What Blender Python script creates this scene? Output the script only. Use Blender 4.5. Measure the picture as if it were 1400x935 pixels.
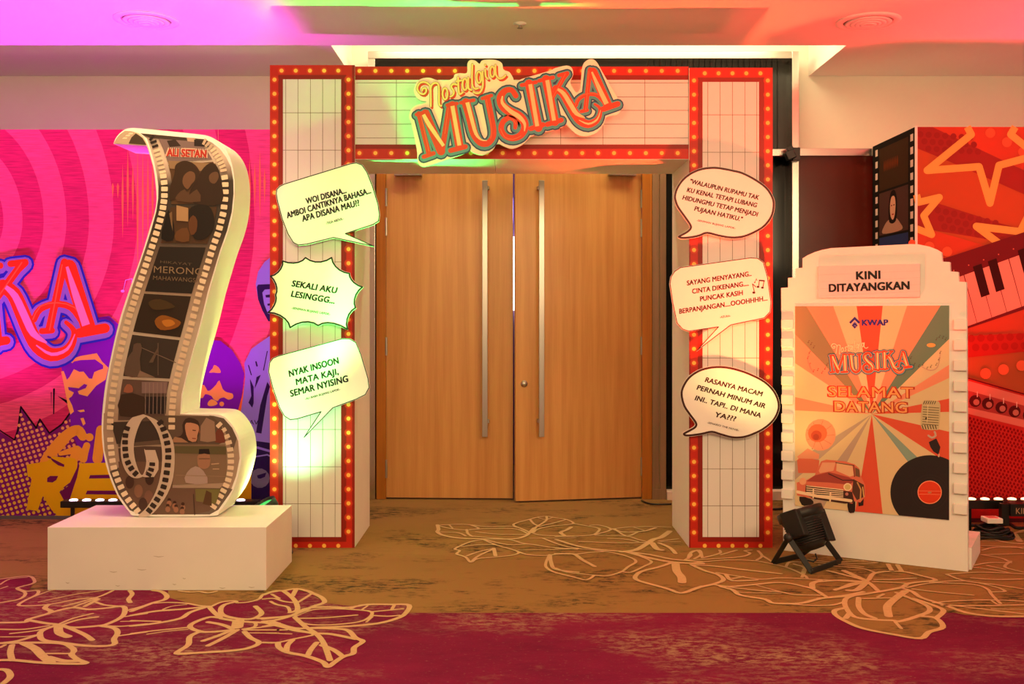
import bpy, math, random
import mathutils
from mathutils import Vector, geometry
random.seed(7)
for o in list(bpy.data.objects): bpy.data.objects.remove(o)
COL = bpy.context.scene.collection
sc = bpy.context.scene

# ------------------------------------------------------------------ camera
EYE = 1.32; F = 1380.0; HZ = 432.0        # eye height, focal length in pixels, horizon row (1400x935 frame)
cd = bpy.data.cameras.new('camera'); cam = bpy.data.objects.new('camera', cd); COL.objects.link(cam)
cam.location = (0, 0, EYE); cam.rotation_euler = (math.pi/2, 0, 0)
cd.sensor_width = 36; cd.lens = 36*F/1400; cd.shift_y = -(467.5-HZ)/1400
cd.clip_start = .05; cd.clip_end = 60
sc.camera = cam
sc.view_settings.view_transform = 'Standard'; sc.view_settings.look = 'None'
sc.view_settings.gamma = 1; sc.view_settings.use_curve_mapping = False
sc.view_settings.exposure = 0.0

# ------------------------------------------------------------------ light
w = bpy.data.worlds.new('world'); sc.world = w; w.use_nodes = True
bg = w.node_tree.nodes['Background']; bg.inputs[0].default_value = (1, .70, .42, 1); bg.inputs[1].default_value = .52

def area(name, loc, target, size, power, col, spread=180, size_y=None):
    l = bpy.data.lights.new(name, 'AREA'); l.energy = power; l.color = col; l.size = size
    if size_y: l.shape = 'RECTANGLE'; l.size_y = size_y
    l.spread = math.radians(spread)
    o = bpy.data.objects.new(name, l); COL.objects.link(o); o.location = loc
    o.rotation_euler = (Vector(target)-Vector(loc)).to_track_quat('-Z', 'Y').to_euler()
    return o
def spot(name, loc, target, power, col, angle, blend=.5, radius=.04):
    l = bpy.data.lights.new(name, 'SPOT'); l.energy = power; l.color = col
    l.spot_size = math.radians(angle); l.spot_blend = blend; l.shadow_soft_size = radius
    o = bpy.data.objects.new(name, l); COL.objects.link(o); o.location = loc
    o.rotation_euler = (Vector(target)-Vector(loc)).to_track_quat('-Z', 'Y').to_euler()
    return o
WARM = (1, .69, .36)
# the foyer's warm ceiling lights, behind and above the photographer
area('foyer_light', (-.9, .8, 3.0), (-.8, 6, .7), 2.2, 122, WARM)
area('foyer_light', (2.4, 1.0, 3.0), (0.6, 6, .7), 2.2, 172, WARM)
# added fill from overhead, above the frame, brightening plinth top and carpet
area('overhead_fill', (-1.75, 4.75, 3.05), (-1.75, 4.85, 0), .5, 15, WARM, 120)
area('overhead_fill', (.2, 4.2, 3.05), (.2, 4.5, 0), .8, 6, WARM, 130)
# niche downlight over the entrance
area('niche_light', (.5, 6.80, 3.46), (.5, 7.2, 2.8), 3.0, 44, (1, .80, .45), size_y=.15)
# magenta LED wash standing in front of the left backdrop
area('magenta_wash', (-2.15, 6.30, .24), (-2.15, 6.0, 3), 1.1, 18, (1, .03, .85), 65, .05)
area('magenta_wash', (-3.6, 6.30, .24), (-3.6, 6.05, 3), 1.3, 25, (1, .03, .95), 65, .05)
# red LED wash in front of the right backdrop
area('red_wash', (3.1, 6.14, .24), (2.9, 5.75, 3), 1.4, 28, (1, .04, .04), 70, .05)
area('red_wash', (4.7, 6.14, .24), (4.5, 5.75, 3), 1.4, 24, (1, .05, .26), 70, .05)
# green can light behind the plinth, aimed up the left leg
spot('green_wash', (-1.34, 5.45, .33), (-1.18, 5.75, .72), 32, (.22, 1, .36), 80, .9)
spot('green_wash', (-1.32, 5.46, .33), (-1.05, 5.72, 2.0), 22, (.02, 1, .10), 40, 1)
spot('green_wash', (-1.32, 5.46, .33), (-.52, 5.78, 2.25), 900, (.03, 1, .12), 24, 1)
spot('green_wash', (-1.30, 5.46, .33), (-.86, 5.77, 2.42), 420, (.03, 1, .10), 34, 1)
spot('green_wash', (-1.36, 5.50, .33), (-1.75, 5.30, 1.3), 36, (.90, 1, .25), 110, 1)
# red and amber can light in front of the cinema board, aimed up the right leg
spot('amber_wash', (1.46, 5.24, .40), (1.20, 5.75, 1.45), 34, (1, .70, .18), 62, 1)
spot('amber_wash', (1.46, 5.33, .40), (1.62, 5.6, 1.2), 8, (1, .66, .20), 100, .9)
spot('red_wash_right', (1.46, 5.24, .40), (1.0, 5.72, 2.4), 460, (1, .03, .01), 60, 1)
spot('red_wash_right', (1.46, 5.24, .40), (1.9, 5.0, 3.1), 190, (1, .05, .03), 90, 1)

# ------------------------------------------------------------------ materials
def lin(c): c = c/255.0; return c/12.92 if c <= .04045 else ((c+.055)/1.055)**2.4
def C(r, g, b): return (lin(r), lin(g), lin(b), 1)
def mat(name, col, rough=.6, metal=0.0, noise=0.0, nscale=30.0, bump=0.0, stretch=None, emit=None, es=0, spec=.5, col2=None, thresh=None):
    m = bpy.data.materials.new(name); m.use_nodes = True; nt = m.node_tree; b = nt.nodes['Principled BSDF']
    b.inputs['Base Color'].default_value = col; b.inputs['Roughness'].default_value = rough
    b.inputs['Metallic'].default_value = metal; b.inputs['Specular IOR Level'].default_value = spec
    if emit: b.inputs['Emission Color'].default_value = emit; b.inputs['Emission Strength'].default_value = es
    if noise or bump or col2:
        tc = nt.nodes.new('ShaderNodeTexCoord'); mp = nt.nodes.new('ShaderNodeMapping')
        nz = nt.nodes.new('ShaderNodeTexNoise'); nz.inputs['Scale'].default_value = nscale; nz.inputs['Detail'].default_value = 6
        nt.links.new(tc.outputs['Object'], mp.inputs[0]); nt.links.new(mp.outputs[0], nz.inputs['Vector'])
        if stretch: mp.inputs['Scale'].default_value = stretch
        if noise or col2:
            r = nt.nodes.new('ShaderNodeValToRGB'); r.color_ramp.elements[0].position, r.color_ramp.elements[1].position = thresh or (.3, .7)
            c2 = col2 or tuple([c*(1-noise) for c in col[:3]]+[1])
            r.color_ramp.elements[0].color = c2; r.color_ramp.elements[1].color = col
            nt.links.new(nz.outputs['Fac'], r.inputs[0]); nt.links.new(r.outputs[0], b.inputs['Base Color'])
        if bump:
            bp = nt.nodes.new('ShaderNodeBump'); bp.inputs['Strength'].default_value = bump; bp.inputs['Distance'].default_value = .01
            nt.links.new(nz.outputs['Fac'], bp.inputs['Height']); nt.links.new(bp.outputs[0], b.inputs['Normal'])
    return m
def carpet(name, base, dark, scale, lo, hi, fleck=None, fl=(.6, .66), flscale=40):
    m = bpy.data.materials.new(name); m.use_nodes = True; nt = m.node_tree; b = nt.nodes['Principled BSDF']
    b.inputs['Roughness'].default_value = .95; b.inputs['Specular IOR Level'].default_value = .1
    tc = nt.nodes.new('ShaderNodeTexCoord')
    def nz(sc_, st, det=8, rough=.65):
        mp = nt.nodes.new('ShaderNodeMapping'); mp.inputs['Scale'].default_value = st
        n = nt.nodes.new('ShaderNodeTexNoise'); n.inputs['Scale'].default_value = sc_; n.inputs['Detail'].default_value = det; n.inputs['Roughness'].default_value = rough
        nt.links.new(tc.outputs['Object'], mp.inputs[0]); nt.links.new(mp.outputs[0], n.inputs['Vector']); return n
    def ramp(n, a, c, ca, cc):
        r = nt.nodes.new('ShaderNodeValToRGB'); r.color_ramp.elements[0].position = a; r.color_ramp.elements[1].position = c
        r.color_ramp.elements[0].color = ca; r.color_ramp.elements[1].color = cc; nt.links.new(n.outputs['Fac'], r.inputs[0]); return r
    def mix(f, A, B):
        x = nt.nodes.new('ShaderNodeMix'); x.data_type = 'RGBA'; nt.links.new(f.outputs[0], x.inputs[0])
        for s, v in ((6, A), (7, B)):
            if isinstance(v, tuple): x.inputs[s].default_value = v
            else: nt.links.new(v, x.inputs[s])
        return x.outputs[2]
    W = (1, 1, 1, 1); K = (0, 0, 0, 1)
    broad = ramp(nz(scale, (.6, 1.5, 1), 9, .8), lo, hi, W, K)
    fine = nz(90, (1, 2.2, 1), 3)
    c = mix(broad, base, tuple(v*.8 for v in base[:3])+(1,)) if not fleck else mix(broad, base, dark)
    if not fleck:
        am = ramp(nz(scale, (.8, 1.6, 1), 6, .7), .50, .60, K, W)
        fm_ = ramp(nz(26, (.5, 1.3, 1), 6, .75), .47, .56, K, W)
        mm = nt.nodes.new('ShaderNodeMath'); mm.operation = 'MULTIPLY'
        nt.links.new(am.outputs[0], mm.inputs[0]); nt.links.new(fm_.outputs[0], mm.inputs[1])
        x = nt.nodes.new('ShaderNodeMix'); x.data_type = 'RGBA'; nt.links.new(mm.outputs[0], x.inputs[0])
        nt.links.new(c, x.inputs[6]); x.inputs[7].default_value = dark; c = x.outputs[2]
    if fleck:
        area_ = ramp(nz(1.3, (.7, 1.1, 1), 5), .47, .62, K, W)
        f = ramp(nz(flscale, (.7, 1.5, 1), 6, .75), fl[0], fl[1], K, W)
        mm = nt.nodes.new('ShaderNodeMath'); mm.operation = 'MULTIPLY'
        nt.links.new(area_.outputs[0], mm.inputs[0]); nt.links.new(f.outputs[0], mm.inputs[1])
        x = nt.nodes.new('ShaderNodeMix'); x.data_type = 'RGBA'; nt.links.new(mm.outputs[0], x.inputs[0])
        nt.links.new(c, x.inputs[6]); x.inputs[7].default_value = fleck; c = x.outputs[2]
        f2 = ramp(nz(60, (.7, 1.5, 1), 4, .7), .62, .70, K, (.55, .55, .55, 1))
        x = nt.nodes.new('ShaderNodeMix'); x.data_type = 'RGBA'; nt.links.new(f2.outputs[0], x.inputs[0])
        nt.links.new(c, x.inputs[6]); x.inputs[7].default_value = fleck; c = x.outputs[2]
    nt.links.new(c, b.inputs['Base Color'])
    bp = nt.nodes.new('ShaderNodeBump'); bp.inputs['Strength'].default_value = .4; bp.inputs['Distance'].default_value = .006
    nt.links.new(fine.outputs['Fac'], bp.inputs['Height']); nt.links.new(bp.outputs[0], b.inputs['Normal'])
    return m
def wood(name, col, dark, rough=.35):
    m = bpy.data.materials.new(name); m.use_nodes = True; nt = m.node_tree; b = nt.nodes['Principled BSDF']
    b.inputs['Roughness'].default_value = rough
    tc = nt.nodes.new('ShaderNodeTexCoord'); mp = nt.nodes.new('ShaderNodeMapping'); mp.inputs['Scale'].default_value = (9, 9, .35)
    n = nt.nodes.new('ShaderNodeTexNoise'); n.inputs['Scale'].default_value = 2.2; n.inputs['Detail'].default_value = 8
    mp2 = nt.nodes.new('ShaderNodeMapping'); mp2.inputs['Scale'].default_value = (120, 120, 3)
    n2 = nt.nodes.new('ShaderNodeTexNoise'); n2.inputs['Scale'].default_value = 1.5; n2.inputs['Detail'].default_value = 4
    nt.links.new(tc.outputs['Object'], mp.inputs[0]); nt.links.new(mp.outputs[0], n.inputs['Vector'])
    nt.links.new(tc.outputs['Object'], mp2.inputs[0]); nt.links.new(mp2.outputs[0], n2.inputs['Vector'])
    ad = nt.nodes.new('ShaderNodeMath'); ad.operation = 'MULTIPLY_ADD'; ad.inputs[1].default_value = .35
    nt.links.new(n2.outputs['Fac'], ad.inputs[0]); nt.links.new(n.outputs['Fac'], ad.inputs[2])
    r = nt.nodes.new('ShaderNodeValToRGB'); r.color_ramp.elements[0].position = .45; r.color_ramp.elements[1].position = .85
    r.color_ramp.elements[0].color = dark; r.color_ramp.elements[1].color = col
    nt.links.new(ad.outputs[0], r.inputs[0]); nt.links.new(r.outputs[0], b.inputs['Base Color'])
    return m
def inkmat(name, rough=.45, spec=.3, fibre=0.0):
    m = bpy.data.materials.new(name); m.use_nodes = True; nt = m.node_tree; b = nt.nodes['Principled BSDF']
    a = nt.nodes.new('ShaderNodeVertexColor'); a.layer_name = 'ink'
    src = a.outputs['Color']
    if fibre:
        tc = nt.nodes.new('ShaderNodeTexCoord'); mp = nt.nodes.new('ShaderNodeMapping'); mp.inputs['Scale'].default_value = (4, 4, 60)
        n = nt.nodes.new('ShaderNodeTexNoise'); n.inputs['Scale'].default_value = 2.0; n.inputs['Detail'].default_value = 7
        r = nt.nodes.new('ShaderNodeValToRGB'); r.color_ramp.elements[0].position = .3; r.color_ramp.elements[1].position = .6
        r.color_ramp.elements[0].color = (1-fibre, 1-fibre, 1-fibre, 1); r.color_ramp.elements[1].color = (1, 1, 1, 1)
        x = nt.nodes.new('ShaderNodeMix'); x.data_type = 'RGBA'; x.blend_type = 'MULTIPLY'; x.inputs[0].default_value = 1
        nt.links.new(tc.outputs['Object'], mp.inputs[0]); nt.links.new(mp.outputs[0], n.inputs['Vector'])
        nt.links.new(n.outputs['Fac'], r.inputs[0]); nt.links.new(src, x.inputs[6]); nt.links.new(r.outputs[0], x.inputs[7]); src = x.outputs[2]
    nt.links.new(src, b.inputs['Base Color'])
    b.inputs['Roughness'].default_value = rough; b.inputs['Specular IOR Level'].default_value = spec
    return m
INK = inkmat('printed_vinyl'); FABRIC = inkmat('printed_fabric', .9, .1); SUEDE = inkmat('printed_fabric_textured', .9, .1, .3)
M = {}
M['wall'] = mat('wall_paint', C(232, 222, 205), .85, noise=.04, nscale=3, bump=.03)
M['ceil'] = mat('ceiling_paint', C(238, 232, 225), .9, noise=.03, nscale=2)
M['white'] = mat('white_emulsion_board', C(238, 234, 226), .6, noise=.05, nscale=4, bump=.02)
M['foam'] = mat('foam_board_edge', C(245, 242, 235), .6, noise=.03, nscale=10)
M['wood'] = wood('beech_veneer', C(216, 160, 92), C(196, 136, 72))
M['jamb'] = wood('stained_door_jamb', C(190, 118, 36), C(158, 92, 22), .3)
M['panelw'] = wood('grey_brown_panel', C(150, 120, 90), C(130, 102, 76), .4)
M['steel'] = mat('brushed_steel', C(190, 185, 178), .32, 1, noise=.1, nscale=40, stretch=(1, 1, .02))
M['chrome'] = mat('polished_steel', C(225, 222, 215), .22, 1, noise=.03, nscale=1)
M['blackglass'] = mat('black_glass', C(6, 6, 8), .10, 0, spec=.3, noise=.2, nscale=6)
M['pleat'] = mat('black_board', C(18, 18, 16), .4, 0, noise=.3, nscale=8, stretch=(8, 1, .2))
M['brown'] = mat('oxblood_lacquer', C(88, 26, 16), .18, 0, noise=.15, nscale=5)
M['black'] = mat('black_powder_coat', C(26, 25, 24), .5, noise=.2, nscale=60, bump=.05)
M['plastic'] = mat('black_plastic', C(20, 20, 20), .35, noise=.2, nscale=60)
M['rubber'] = mat('black_cable', C(12, 12, 13), .5, noise=.2, nscale=60)
M['vent'] = mat('diffuser_enamel', C(235, 230, 225), .5, noise=.03, nscale=20)
M['dark'] = mat('dark_void', C(14, 12, 12), .9, noise=.3, nscale=10)
M['brownc'] = carpet('brown_carpet', C(146, 114, 66), C(70, 60, 40), 1.7, .34, .46)
M['maroon'] = carpet('maroon_carpet', C(126, 28, 66), C(106, 22, 58), 1.2, .4, .6, C(156, 122, 98), (.46, .58), 24)
M['plum'] = carpet('plum_carpet', C(122, 36, 52), C(100, 30, 46), 5, .4, .6, C(128, 92, 78), (.56, .64), 60)
M['gold'] = mat('gold_carpet_line', C(206, 174, 126), .95, noise=.12, nscale=60, spec=.1)
M['pinkled'] = mat('led_lens_white', C(240, 240, 250), .3, emit=(1, .75, 1, 1), es=4, noise=.02, nscale=20)
M['redled'] = mat('led_lens_red', C(255, 160, 120), .3, emit=(1, .35, .18, 1), es=6, noise=.02, nscale=20)
M['redlens'] = mat('red_filter_edge', C(200, 40, 20), .3, emit=(1, .08, .03, 1), es=.8, noise=.02, nscale=20)

# ------------------------------------------------------------------ helpers: planes, meshes, objects
def ray(px, py): return Vector(((px-700)/F, 1, -(py-HZ)/F))
class Plane:                                   # a real plane in the room: point, horizontal axis u, vertical axis v, facing normal n
    def __init__(s, o, u, v, off=0.0):
        s.u = Vector(u).normalized(); s.v = Vector(v).normalized(); s.n = s.u.cross(s.v).normalized()
        s.o = Vector(o)+s.n*off
    def hit(s, px, py):                        # reads a measured photo pixel as a point on this plane
        r = ray(px, py); t = (s.o-Vector((0, 0, EYE))).dot(s.n)/r.dot(s.n)
        p = Vector((0, 0, EYE))+r*t-s.o
        return (p.dot(s.u), p.dot(s.v))
    def at(s, q, off=0.0): return s.o+s.u*q[0]+s.v*q[1]+s.n*off
def front(d): return Plane((0, d, 0), (1, 0, 0), (0, 0, 1))      # faces the camera side (normal -Y)
FLOOR = Plane((0, 0, 0), (1, 0, 0), (0, 1, 0))

def thing(name, label, cat, loc=(0, 0, 0), group=None):
    o = bpy.data.objects.new(name, None); COL.objects.link(o); o.location = loc; o.empty_display_size = .1
    o['label'] = label; o['category'] = cat
    if group: o['group'] = group
    return o
def base(o):
    v = Vector(o.location)
    while o.parent: o = o.parent; v += Vector(o.location)
    return v
def link(name, verts, faces, material, parent=None, cols=None, smooth=False, fmats=None):
    off = base(parent) if parent else Vector((0, 0, 0))
    me = bpy.data.meshes.new(name); me.from_pydata([tuple(Vector(v)-off) for v in verts], [], faces)
    ms = material if isinstance(material, list) else [material]
    for m_ in ms: me.materials.append(m_)
    if fmats: me.polygons.foreach_set('material_index', fmats)
    if cols:
        a = me.color_attributes.new('ink', 'FLOAT_COLOR', 'POINT')
        a.data.foreach_set('color', [x for c in cols for x in c])
    if smooth: me.polygons.foreach_set('use_smooth', [True]*len(me.polygons))
    me.update()
    o = bpy.data.objects.new(name, me); COL.objects.link(o)
    if parent: o.parent = parent
    return o
class MB:
    def __init__(s): s.v = []; s.f = []
    def box(s, x0, x1, y0, y1, z0, z1, bev=0.0):
        n = len(s.v)
        s.v += [(x0, y0, z0), (x1, y0, z0), (x1, y1, z0), (x0, y1, z0), (x0, y0, z1), (x1, y0, z1), (x1, y1, z1), (x0, y1, z1)]
        s.f += [tuple(n+i for i in q) for q in ((0, 3, 2, 1), (4, 5, 6, 7), (0, 1, 5, 4), (1, 2, 6, 5), (2, 3, 7, 6), (3, 0, 4, 7))]
        return s
    def obox(s, c, ax, ay, az):                # oriented box: centre and three half-extent vectors
        n = len(s.v); c = Vector(c); ax, ay, az = Vector(ax), Vector(ay), Vector(az)
        for k in (-1, 1):
            for j, i in ((-1, -1), (-1, 1), (1, 1), (1, -1)): s.v.append(tuple(c+ax*i+ay*j+az*k))
        s.f += [tuple(n+i for i in q) for q in ((0, 3, 2, 1), (4, 5, 6, 7), (0, 1, 5, 4), (1, 2, 6, 5), (2, 3, 7, 6), (3, 0, 4, 7))]
        return s
    def tube(s, pts, r, seg=8, cap=True):
        pts = [Vector(p) for p in pts]; n0 = len(s.v); rr = r if isinstance(r, list) else [r]*len(pts)
        for i, p in enumerate(pts):
            t = (pts[min(i+1, len(pts)-1)]-pts[max(i-1, 0)]).normalized()
            up = Vector((0, 0, 1)) if abs(t.z) < .95 else Vector((0, 1, 0))
            a = t.cross(up).normalized(); b = a.cross(t)
            for k in range(seg):
                an = 2*math.pi*k/seg; s.v.append(tuple(p+(a*math.cos(an)+b*math.sin(an))*rr[i]))
        for i in range(len(pts)-1):
            for k in range(seg):
                a0 = n0+i*seg+k; a1 = n0+i*seg+(k+1) % seg; s.f.append((a0, a0+seg, a1+seg, a1))
        if cap:
            s.f.append(tuple(n0+k for k in range(seg))); s.f.append(tuple(n0+(len(pts)-1)*seg+k for k in reversed(range(seg))))
        return s
    def lathe(s, o, axis, prof, seg=24):       # prof: list of (radius, height) about axis
        ax = Vector(axis).normalized(); up = Vector((0, 0, 1)) if abs(ax.z) < .9 else Vector((0, 1, 0))
        a = ax.cross(up).normalized(); b = a.cross(ax); n0 = len(s.v); o = Vector(o)
        for r, h in prof:
            for k in range(seg):
                an = 2*math.pi*k/seg; s.v.append(tuple(o+ax*h+(a*math.cos(an)+b*math.sin(an))*r))
        for i in range(len(prof)-1):
            for k in range(seg):
                a0 = n0+i*seg+k; a1 = n0+i*seg+(k+1) % seg; s.f.append((a0, a0+seg, a1+seg, a1))
        s.f.append(tuple(n0+k for k in range(seg))); s.f.append(tuple(n0+(len(prof)-1)*seg+k for k in reversed(range(seg))))
        return s
    def prism(s, pl, pts, t0, t1):             # polygon pts (u, v) on plane pl, from offset t0 (front) back to t1
        n = len(s.v); k = len(pts)
        for t in (t0, t1): s.v += [tuple(pl.at(p, t)) for p in pts]
        tri = tess(pts)
        s.f += [tuple(n+i for i in q) for q in tri]+[tuple(n+k+i for i in reversed(q)) for q in tri]
        ar = sum(pts[i][0]*pts[(i+1) % k][1]-pts[(i+1) % k][0]*pts[i][1] for i in range(k))
        for i in range(k):
            j = (i+1) % k
            s.f.append((n+i, n+k+i, n+k+j, n+j) if ar > 0 else (n+i, n+j, n+k+j, n+k+i))
        return s
    def obj(s, name, m, parent=None, smooth=False, bevel=0):
        o = link(name, s.v, s.f, m, parent, smooth=smooth)
        if bevel:
            b = o.modifiers.new('bevel', 'BEVEL'); b.width = bevel; b.segments = 2; b.limit_method = 'ANGLE'
        return o
def tess(pts):
    tr = geometry.tessellate_polygon([[Vector((p[0], p[1], 0)) for p in pts]])
    out = []
    for t in tr:
        a, b, c = (pts[i] for i in t)
        ar = (b[0]-a[0])*(c[1]-a[1])-(b[1]-a[1])*(c[0]-a[0])
        out.append(tuple(t) if ar > 0 else tuple(reversed(t)))
    return out
def smooth_path(pts, n=6, closed=False):
    m = len(pts); out = []
    rng = range(m if closed else m-1)
    for i in rng:
        if closed: p = [pts[(i+k) % m] for k in (-1, 0, 1, 2)]
        else: p = [pts[max(i-1, 0)], pts[i], pts[i+1], pts[min(i+2, m-1)]]
        for k in range(n):
            t = k/n
            out.append(tuple(.5*((2*b)+(c-a)*t+(2*a-5*b+4*c-d)*t*t+(3*b-a-3*c+d)*t**3) for a, b, c, d in zip(*p)))
    if not closed: out.append(tuple(pts[-1]))
    return out

class Art:
    """flat print: coloured patches laid on a plane, each a hair above the one before"""
    def __init__(s, pl, tf=None, lift=.0006):
        s.pl = pl; s.tf = tf or (lambda x, y: (x, y)); s.v = []; s.f = []; s.c = []; s.L = lift; s.k = 0
        s.sc = None
    def layer(s, d=.0005): s.L += d; s.k = 0; return s
    def crop(s, ox, oy, k): s.tf = lambda x, y: (ox+x/k, oy+y/k); return s
    def q(s, x, y): return s.pl.hit(*s.tf(x, y))
    def _off(s): s.k = (s.k+1) % 24; return s.L+s.k*.00001
    def _add(s, uv, faces, col, off, cols=None):
        n = len(s.v); s.v += [tuple(s.pl.at(p, off)) for p in uv]
        s.c += cols if cols else [col]*len(uv)
        for t in faces:
            a, b, c = uv[t[0]], uv[t[1]], uv[t[2]]
            ar = (b[0]-a[0])*(c[1]-a[1])-(b[1]-a[1])*(c[0]-a[0])
            s.f.append(tuple(n+i for i in (t if ar >= 0 else tuple(reversed(t)))))
    def uvfill(s, uv, col): s._add(uv, tess(uv), col, s._off()); return s
    def fill(s, pts, col, smooth=0):
        if smooth: pts = smooth_path(pts, smooth, True)
        return s.uvfill([s.q(*p) for p in pts], col)
    def rect(s, x0, y0, x1, y1, col): return s.fill([(x0, y1), (x1, y1), (x1, y0), (x0, y0)], col)
    def rrect(s, x0, y0, x1, y1, r, col):
        p = []
        for cx, cy, a0 in ((x1-r, y1-r, 0), (x0+r, y1-r, 90), (x0+r, y0+r, 180), (x1-r, y0+r, 270)):
            for k in range(5): a = math.radians(a0+k*22.5); p.append((cx+r*math.cos(a), cy+r*math.sin(a)))
        return s.fill(p, col)
    def grad(s, quad, cols):
        uv = [s.q(*p) for p in quad]; s._add(uv, [(0, 1, 2), (0, 2, 3)], None, s._off(), cols); return s
    def dot(s, x, y, rx, col, ry=None, seg=14, edge=None):
        ry = ry or rx; P = [(x, y)]+[(x+rx*math.cos(2*math.pi*k/seg), y+ry*math.sin(2*math.pi*k/seg)) for k in range(seg)]
        uv = [s.q(*p) for p in P]
        s._add(uv, [(0, 1+k, 1+(k+1) % seg) for k in range(seg)], col, s._off(), [col]+[edge]*seg if edge else None); return s
    def _sc(s, x, y):                          # metres per unit here
        a = s.q(x-.5, y); b = s.q(x+.5, y); return math.hypot(a[0]-b[0], a[1]-b[1])
    def stroke(s, pts, wd, col, smooth=0, closed=False, cap=True, metric=False):
        P = [(p[0], p[1], (p[2] if len(p) > 2 else wd)) for p in pts]
        if smooth: P = smooth_path(P, smooth, closed)
        uv = []
        for x, y, w_ in P: uv.append((*s.q(x, y), (w_ if metric else w_*s._sc(x, y))/2))
        return s.uvstroke(uv, col, closed, cap)
    def uvstroke(s, P, col, closed=False, cap=True):
        Q = [P[0]]
        for p in P[1:]:
            if math.hypot(p[0]-Q[-1][0], p[1]-Q[-1][1]) > 1e-5: Q.append(p)
        if closed and len(Q) > 1 and math.hypot(Q[0][0]-Q[-1][0], Q[0][1]-Q[-1][1]) < 1e-5: Q.pop()
        m = len(Q)
        if m < 2: return s
        def dr(a, b): L_ = math.hypot(b[0]-a[0], b[1]-a[1]); return ((b[0]-a[0])/L_, (b[1]-a[1])/L_)
        sh = []
        for i in range(0 if closed else 1, m if closed else m-1):
            d0, d1 = dr(Q[i-1], Q[i]), dr(Q[i], Q[(i+1) % m])
            if d0[0]*d1[0]+d0[1]*d1[1] < .55: sh.append(i)
        if sh:
            runs = []
            if closed:
                for k, i in enumerate(sh):
                    j = sh[(k+1) % len(sh)]; n_ = (j-i) % m or m; runs.append([Q[(i+t) % m] for t in range(n_+1)])
            else:
                e = [0]+sh+[m-1]; runs = [Q[e[k]:e[k+1]+1] for k in range(len(e)-1)]
            for r_ in runs: s.uvstroke(r_, col, False, False)
            for i in sh+([0, m-1] if cap and not closed else []):
                x, y, r = Q[i]; s._add([(x, y)]+[(x+r*math.cos(k*math.pi/7), y+r*math.sin(k*math.pi/7)) for k in range(14)], [(0, 1+k, 1+(k+1) % 14) for k in range(14)], col, s._off())
            return s
        off = s._off()
        segs = m if closed else m-1
        D = []
        for i in range(segs):
            a, b = Q[i], Q[(i+1) % m]; L_ = math.hypot(b[0]-a[0], b[1]-a[1]); D.append(((b[0]-a[0])/L_, (b[1]-a[1])/L_))
        uv = []; f = []; sharp = []
        for i in range(m):
            if closed: d0, d1 = D[i-1], D[i % segs]
            else: d0, d1 = D[max(i-1, 0)], D[min(i, segs-1)]
            nx, ny = -(d0[1]+d1[1]), d0[0]+d1[0]; L_ = math.hypot(nx, ny)
            cosv = d0[0]*d1[0]+d0[1]*d1[1]
            if L_ < 1e-6: nx, ny, L_ = -d1[1], d1[0], 1
            nx /= L_; ny /= L_; k = 1/max(.35, math.sqrt(max(0, (1+cosv)/2)))
            if cosv < .35: sharp.append(i); k = 1/max(.8, math.sqrt(max(0, (1+cosv)/2)))
            r = Q[i][2]*min(k, 1.6)
            uv += [(Q[i][0]+nx*r, Q[i][1]+ny*r), (Q[i][0]-nx*r, Q[i][1]-ny*r)]
        for i in range(segs):
            a = 2*i; b = 2*((i+1) % m); f += [(a, a+1, b+1), (a, b+1, b)]
        s._add(uv, f, col, off)
        ends = list(sharp)+([] if closed or not cap else [0, m-1])
        for i in ends:
            r = Q[i][2]; x, y = Q[i][0], Q[i][1]; o2 = s._off()
            s._add([(x, y)]+[(x+r*math.cos(k*math.pi/6), y+r*math.sin(k*math.pi/6)) for k in range(12)], [(0, 1+k, 1+(k+1) % 12) for k in range(12)], col, o2)
        return s
    def text(s, string, p0, p1, h, col, bold=.012, shear=.0, size_fix=None):
        """lettering fitted to a measured baseline p0-p1 and cap height h"""
        cu = bpy.data.curves.new('t', 'FONT'); cu.body = string; cu.size = 1; cu.shear = shear; cu.fill_mode = 'FRONT'; cu.resolution_u = 3
        cu.space_character = 1.03
        ob = bpy.data.objects.new('t', cu); me = bpy.data.meshes.new_from_object(ob)
        vs = [v.co.copy() for v in me.vertices]; fs = [tuple(p.vertices) for p in me.polygons]
        x0 = min(v.x for v in vs); x1 = max(v.x for v in vs); H = .73
        a = s.q(*p0); b = s.q(*p1); hh = h*s._sc(*p0)
        ex = Vector((b[0]-a[0], b[1]-a[1])); ey = Vector((-ex.y, ex.x)).normalized()*hh
        uv = [(a[0]+ex.x*(v.x-x0)/(x1-x0)+ey.x*v.y/H, a[1]+ex.y*(v.x-x0)/(x1-x0)+ey.y*v.y/H) for v in vs]
        hv = math.hypot(*ey)
        for dx, dy in ([(0, 0)] if not bold else [(bold, bold*.6), (-bold, bold*.6), (bold, -bold*.6), (-bold, -bold*.6)]):
            n = len(s.v); off = s._off()
            s.v += [tuple(s.pl.at((p[0]+dx*hv, p[1]+dy*hv), off)) for p in uv]; s.c += [col]*len(uv); s.f += [tuple(n+i for i in q) for q in fs]
        bpy.data.objects.remove(ob); bpy.data.curves.remove(cu); bpy.data.meshes.remove(me)
        return s
    def obj(s, name, parent, m=None, label=None):
        o = link(name, s.v, s.f, m or INK, parent, cols=s.c)
        if label: o['label'] = label
        return o
def struct(name, mb, m, parent=None, bevel=0):
    o = mb.obj(name, m, parent, bevel=bevel)
    if not parent: o['kind'] = 'structure'
    return o

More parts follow.
